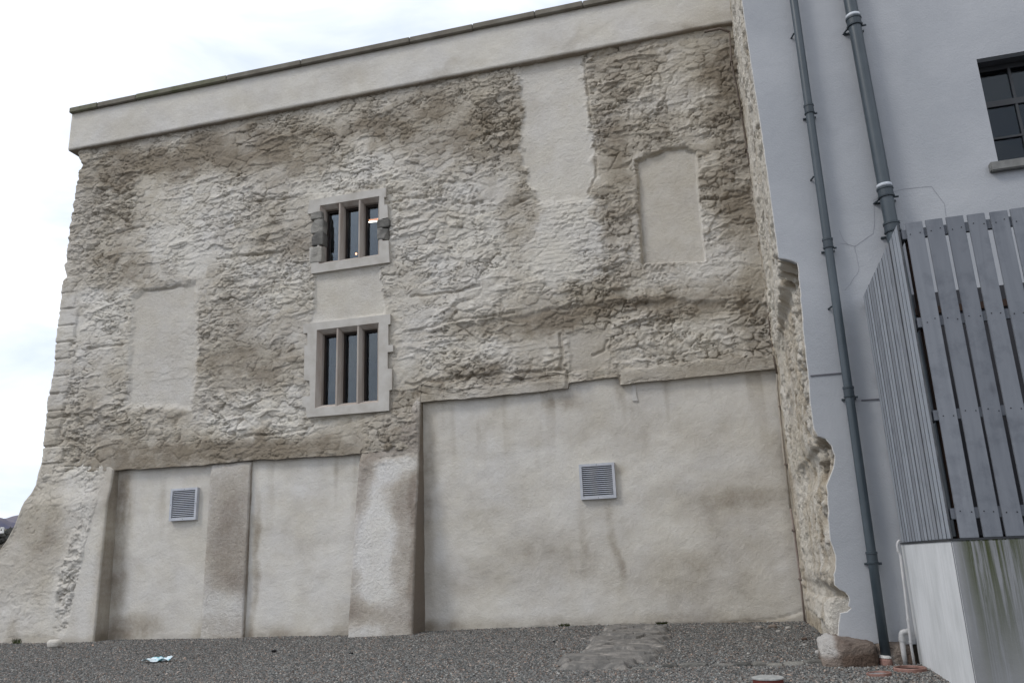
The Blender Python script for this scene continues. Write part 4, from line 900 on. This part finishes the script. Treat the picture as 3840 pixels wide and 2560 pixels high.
# remains of an old footing in the gravel
def mat_slate():
    m,nt,b=M('old_footing_stone',.8,.3)
    c=ramp(nt,nz(nt,2.6,9,.78,stretch=(1,2.6,1),dist=.6),[(.3,(.085,.082,.075)),(.5,(.155,.147,.135)),(.6,(.26,.24,.215)),(.72,(.46,.41,.36))])
    nt.links.new(c,b.inputs['Base Color']); bump(nt,b,nz(nt,30,5,.6,stretch=(1,3,1)),.012,.9); return m
SLATE=mat_slate()
FT=thing('old_footing','low dark slabby remains of an old wall footing breaking through the gravel','ruin',(-3.3,14,0))
pl=[onground(x/DS,y/DS) for x,y in [(2275,2342),(2535,2360),(2520,2366),(2494,2388),(2478,2412),(2468,2450),(2464,2484),(2425,2482),(2380,2505),(2360,2509),(2240,2504),(2115,2508),(2150,2480),(2200,2455),(2215,2420),(2240,2385)]]
xs_=[p[0] for p in pl]; ys_=[p[1] for p in pl]
Xf,Yf=np.meshgrid(np.arange(min(xs_)-.1,max(xs_)+.1,.02),np.arange(min(ys_)-.1,min(max(ys_),YM)+.05,.02))
mk=polymask(Xf+.5*(fbm(Xf*2.2,Yf*2.2,4,95)-.5),Yf+.7*(fbm(Xf*2,Yf*2,4,96)-.5),pl,.10)*sst(.30,.42,fbm(Xf*1.6,Yf*2.6,4,196)+.25*sst(-3.9,-2.9,Xf))
sl=worley(Xf*1.9+.8*fbm(Xf*2,Yf*2,3,5),Yf*3.3+.35*Xf+.8*fbm(Xf*2,Yf*2,3,15),97,.95)
hf=.005+.10*sl[2]*sst(0,.10,sl[1]-sl[0])+.09*(fbm(Xf*3,Yf*6,5,98,.65)-.5)+.05*sst(-3.2,-2.4,Xf)
ft=gridmesh('footing_slabs',Xf,Yf,-.06+mk*(.062+hf*.55),SLATE,FT,smooth=False,mask=(mk>.02))
kl=[onground(x/DS,y/DS) for x,y in [(2360,2508),(2520,2497),(2700,2492),(2850,2492),(2960,2492),(3095,2478)]]
cuts=[0,.14,.23,.36,.47,.56,.64,.76,.88,1.0]
def along(t): 
    k=min(int(t*(len(kl)-1)),len(kl)-2); f=t*(len(kl)-1)-k; return (kl[k][0]*(1-f)+kl[k+1][0]*f,kl[k][1]*(1-f)+kl[k+1][1]*f)
for i,(a,b) in enumerate(zip(cuts,cuts[1:])):
    p,q=along(a+.004),along(b-.004); cx_,cy_=(p[0]+q[0])/2,(p[1]+q[1])/2
    sv=lambda V,i=i: np.clip([.45,.7,.5,.35,.9,.6,.3,.2,.5][i]+.6*(fbm(V[:,0]*6,V[:,1]*6,4,i)-.5),0,1)
    blockmesh('edge_stone',p[0],q[0],cy_-.06,cy_+.06,-.05,.020+.008*(i%3),30+i,sv,FT,JM,6,.8,4)
# loose bits ---------------------------------------------------------------
def loose(label,x,y,r_,mat_st,seed,cat='stone',name='loose_stone',mat=None,flat=.6,group=None):
    X_,Y_=onground(x,y,.02)
    o=blockmesh(name,X_-r_,X_+r_,Y_-r_*.8,Y_+r_*.8,-.01+float(gz(X_)),r_*flat*1.3+float(gz(X_)),seed,lambda V:np.clip(mat_st+.4*(fbm(V[:,0]*20,V[:,1]*20,3,seed)-.5),0,1),None,mat or FOOTM,2.6,1.2,3)
    tag(o,label,cat,group); return o
k3_=lambda x,y:((2600+x*.3827)/DS,(2300+y*.3827)/DS)
loose('pinkish white stone lying just left of the big footing boulder',*k3_(1240,372),.055,.02,41)
for i,(x,y,r_,s_,lb) in enumerate([(640,133,.06,.35,'flat brown stone at the wall foot, leftmost of the loose stones by the corner'),(775,125,.07,.6,'dark lump of stone at the wall foot between two paler stones'),(930,133,.05,.05,'whitish chip at the wall foot right of the dark lump'),(830,165,.04,.05,'small pale chip a little out from the wall, below the dark lump'),(1088,240,.045,.9,'dark round stone in the gravel left of the broken corner'),(1090,292,.03,.0,'tiny white chip in the gravel left of the broken corner')]):
    loose(lb,*k3_(x,y),r_,s_,50+i)
loose('black lump in the gravel in front of the middle pale bay',1030*1.0-1030+(700+485*.676)/DS,(1500+1357*.676)/DS,.045,1.0,61,mat=VOID)
loose('small black lump in the gravel in front of the right pier',(700+913*.676)/DS,(1500+1380*.676)/DS,.035,1.0,62,mat=VOID)
loose('dark mossy stone in the gravel left of the old footing slabs',(1900+695*.2976)/DS,(2300+522*.2976)/DS,.035,.9,63)
loose('smooth pale boulder at the foot of the left buttress, below its rough core',(690*.2976)/DS,(2350+175*.2976)/DS,.14,.1,64,mat=LIME,flat=.9)
# litter: crumpled blue and white wrapper
def litter():
    X_,Y_=onground(364,1500,.02); bm=bmesh.new(); n_,m_=14,8
    vs=[[None]*m_ for _ in range(n_)]
    for i in range(n_):
        for j in range(m_):
            u_=i/(n_-1)-.5; v_=j/(m_-1)-.5; w_=1-.75*max(0,u_+.15)
            z=.035+.035*math.sin(u_*9+1)*math.cos(v_*7+u_*3)+.02*math.sin(v_*14+u_*11)+.03*max(0,v_)*(1-abs(u_)*2)*2
            vs[i][j]=bm.verts.new((X_+u_*.40+.03*math.sin(v_*8),Y_+v_*.30*w_+u_*.08,max(.012,z)+float(gz(X_))))
    for i in range(n_-1):
        for j in range(m_-1): bm.faces.new((vs[i][j],vs[i+1][j],vs[i+1][j+1],vs[i][j+1]))
    m,nt,b=M('wrapper_plastic',.4,.5)
    nt.links.new(ramp(nt,nz(nt,5,2,.5,stretch=(1,2,1)),[(.46,(.62,.70,.74)),(.50,(.62,.70,.74)),(.53,(.12,.42,.47)),(.56,(.12,.42,.47)),(.60,(.7,.76,.8))]),b.inputs['Base Color'])
    o=obj('litter',bm,m); sol=o.modifiers.new('s','SOLIDIFY'); sol.thickness=.002
    tag(o,'crumpled white and turquoise plastic wrapper lying on the gravel before the left bays','litter')
litter()
# rusty drain cover / fibrous mat at the lower left
X_,Y_=onground((40)/1.,1563,.0)
def matt():
    bm=bmesh.new(); cx_,cy_=onground(20,1566,0.)
    for k in range(46):
        a=random.uniform(-.30,.30); y=cy_+random.uniform(-.22,.20); l=random.uniform(.5,1.15); x=cx_+random.uniform(-.35,.25)
        z=float(gz(cx_))+random.uniform(.01,.035)
        pts=[(x-l/2*math.cos(a*.5)+random.uniform(-.02,.02),y-l/2*math.sin(a*.5),z*1.0),(x,y+random.uniform(-.02,.02),z+.02),(x+l/2*math.cos(a*.5),y+l/2*math.sin(a*.5),z-.005)]
        tube(bm,pts,[.012,.016,.008],5)
    tag(obj('dead_stems',bm,simple('dead_brown_stems',(.07,.038,.028),(.17,.11,.085),7,.9,.2)),'bundle of dead reddish brown stems lying flat on the gravel at the left edge','plant debris')
matt()
# a few weeds where walls meet gravel
GRN=simple('moss_green',(.035,.05,.015),(.08,.09,.035),20)
def weed(label,x,y,Y,n_,hgt,seed,mat=GRN):
    X_=at(x,y,Y)[0]; z0=float(gz(X_)); r_=random.Random(seed); bm=bmesh.new()
    for k in range(n_):
        bx_=X_+r_.uniform(-.10,.10); by_=Y+r_.uniform(-.05,.02); hh_=hgt*r_.uniform(.5,1); dx_=r_.uniform(-.06,.06); dy_=r_.uniform(-.08,.0); w_=.006
        a=bm.verts.new((bx_-w_,by_,z0)); b=bm.verts.new((bx_+w_,by_,z0)); c_=bm.verts.new((bx_+dx_*.5+w_,by_+dy_*.5,z0+hh_*.6)); d_=bm.verts.new((bx_+dx_*.5-w_,by_+dy_*.5,z0+hh_*.6)); e_=bm.verts.new((bx_+dx_,by_+dy_,z0+hh_))
        bm.faces.new((a,b,c_,d_)); bm.faces.new((d_,c_,e_))
    tag(obj('weed',bm,mat),label,'plant')
weed('tuft of green weeds at the foot of the left buttress',42,1470,YM-.62,60,.14,1)
weed('small mossy tuft at the wall foot left of the old footing slabs',(1900+735*.2976)/DS,1440,YM-.07,40,.07,2)
weed('low green tuft where the old footing slabs meet the wall',(1900+1960*.2976)/DS,1440,YM-.10,60,.06,3)
# ================================================================== distance
def hills():
    # ridge heights taken along bearings beyond the left gable
    def ridge(name,prof,dist,depth,mat,base=-3,seed=1,rough=1.2):
        xs=[];zs=[]
        for x,y in prof:
            v_=ray(x,y); s_=dist/math.hypot(v_[0],v_[1]); xs.append(math.atan2(v_[0],v_[1])); zs.append(v_[2]*s_+EYE)
        A=np.linspace(xs[0],xs[-1],260); zr_=np.interp(A,xs,zs)+rough*(fbm(A*60,A*0,4,seed)-.5)
        q=np.linspace(0,1,24); AA,QQ=np.meshgrid(A,q); D=dist-depth*(1-QQ)
        Zq_=base+(np.repeat(zr_[None],24,0)-base)*QQ**1.2+rough*1.5*(fbm(AA*90,QQ*9,4,seed+2)-.5)*(1-QQ)
        back=np.stack([np.sin(A)*(dist+depth),np.cos(A)*(dist+depth),np.full(A.shape,base)],-1)
        Xq_=np.vstack([np.sin(AA)*D,back[None,:,0]]); Yq_=np.vstack([np.cos(AA)*D,back[None,:,1]]); Zq_=np.vstack([Zq_,back[None,:,2]])
        o=gridmesh(name,Xq_,Yq_,Zq_,mat,None); tag(o,kind='structure'); return o
    m1=simple('heather_hill',(.085,.085,.125),(.125,.115,.135),.02,1,.1,lo=.4,hi=.6)
    m2=simple('far_heather_hill',(.13,.125,.155),(.19,.17,.18),.012,1,.1,lo=.4,hi=.6)
    m3=simple('moor_slope',(.055,.052,.05),(.17,.145,.10),.02,1,.1,stretch=(1,1,6),lo=.42,hi=.6)
    ridge('far_hill',[(-900,1180),(-400,1195),(-60,1193),(14,1190),(30,1185),(46,1182),(80,1181),(130,1184),(300,1200),(700,1215)],4200,1200,m2,seed=3,rough=3)
    ridge('hill',[(-900,1150),(-300,1172),(-60,1180),(-10,1186),(8,1190),(20,1197),(50,1204),(90,1208),(200,1215),(700,1225)],2600,900,m1,seed=5,rough=2)
    ridge('near_slope',[(-900,1200),(-300,1205),(-60,1212),(0,1212),(20,1216),(40,1212),(70,1212),(200,1218),(700,1235)],1100,500,m3,seed=7,rough=1.5)
    # dark woods on the near slope (far off, one mass)
    bm=bmesh.new(); r_=random.Random(4); V=[];F=[]
    oct_=np.array([[1,0,0],[-1,0,0],[0,1,0],[0,-1,0],[0,0,1.3],[0,0,-1]],float); fo=[[0,2,4],[2,1,4],[1,3,4],[3,0,4],[2,0,5],[1,2,5],[3,1,5],[0,3,5]]
    for k in range(620):
        x=r_.uniform(-260,140); y=r_.choice([r_.gauss(1222,2.5),r_.gauss(1243,3),r_.gauss(1232,3),r_.gauss(1222,3)]); dist=r_.uniform(800,980)
        v_=ray(x,y); s_=dist/math.hypot(v_[0],v_[1]); c_=np.array([v_[0]*s_,v_[1]*s_,v_[2]*s_+EYE]); sz=r_.uniform(1.6,4.)
        b0=len(V); V+=[list(c_+p*sz*r_.uniform(.7,1.3)) for p in oct_]; F+=[[b0+i for i in f] for f in fo]
    o=mesh_np('distant_woods',np.array(V),np.array(F),simple('dark_woods',(.03,.033,.032),(.06,.058,.05),.1),None,smooth=False)
    tag(o,'dark band of distant trees below the hills at the far left','woodland',kind='stuff')
    for (x,y,w_,h_,lb,mt) in [(3,1214,2.4,2.4,'tiny white house far off at the very left edge under the hill',(.75,.75,.72)),(47,1217,4.8,3.2,'tiny grey house with a pale roof far off beside the buttress',(.25,.22,.23))]:
        dist=760; v_=ray(x,y); s_=dist/math.hypot(v_[0],v_[1]); cx_,cy_,cz_=v_[0]*s_,v_[1]*s_,v_[2]*s_+EYE
        o=thing('house',lb,'house',(cx_,cy_,cz_)); bm=bmesh.new(); box(bm,cx_-w_/2,cx_+w_/2,cy_,cy_+1.6,cz_-h_/2-2,cz_+h_/2*.5); obj('wall',bm,simple('house_wall',mt,mt,1),o)
        bm=bmesh.new(); zt=cz_+h_/2*.5
        q=[(cx_-w_/2-.3,cy_-.3,zt),(cx_+w_/2+.3,cy_-.3,zt),(cx_+w_/2+.3,cy_+1.9,zt),(cx_-w_/2-.3,cy_+1.9,zt),(cx_-w_/2-.3,cy_+.8,zt+.7),(cx_+w_/2+.3,cy_+.8,zt+.7)]
        v2=[bm.verts.new(p) for p in q]
        for f in ((0,1,5,4),(2,3,4,5),(0,4,3),(1,2,5),(0,3,2,1)): bm.faces.new([v2[i] for i in f])
        obj('roof',bm,simple('pale_roof',(.5,.5,.5),(.62,.62,.62),1),o)
        bm=bmesh.new(); box(bm,cx_-.5,cx_+.6,cy_-.05,cy_-.01,zt-2.0,zt-.8); obj('window',bm,VOID,o)
hills()
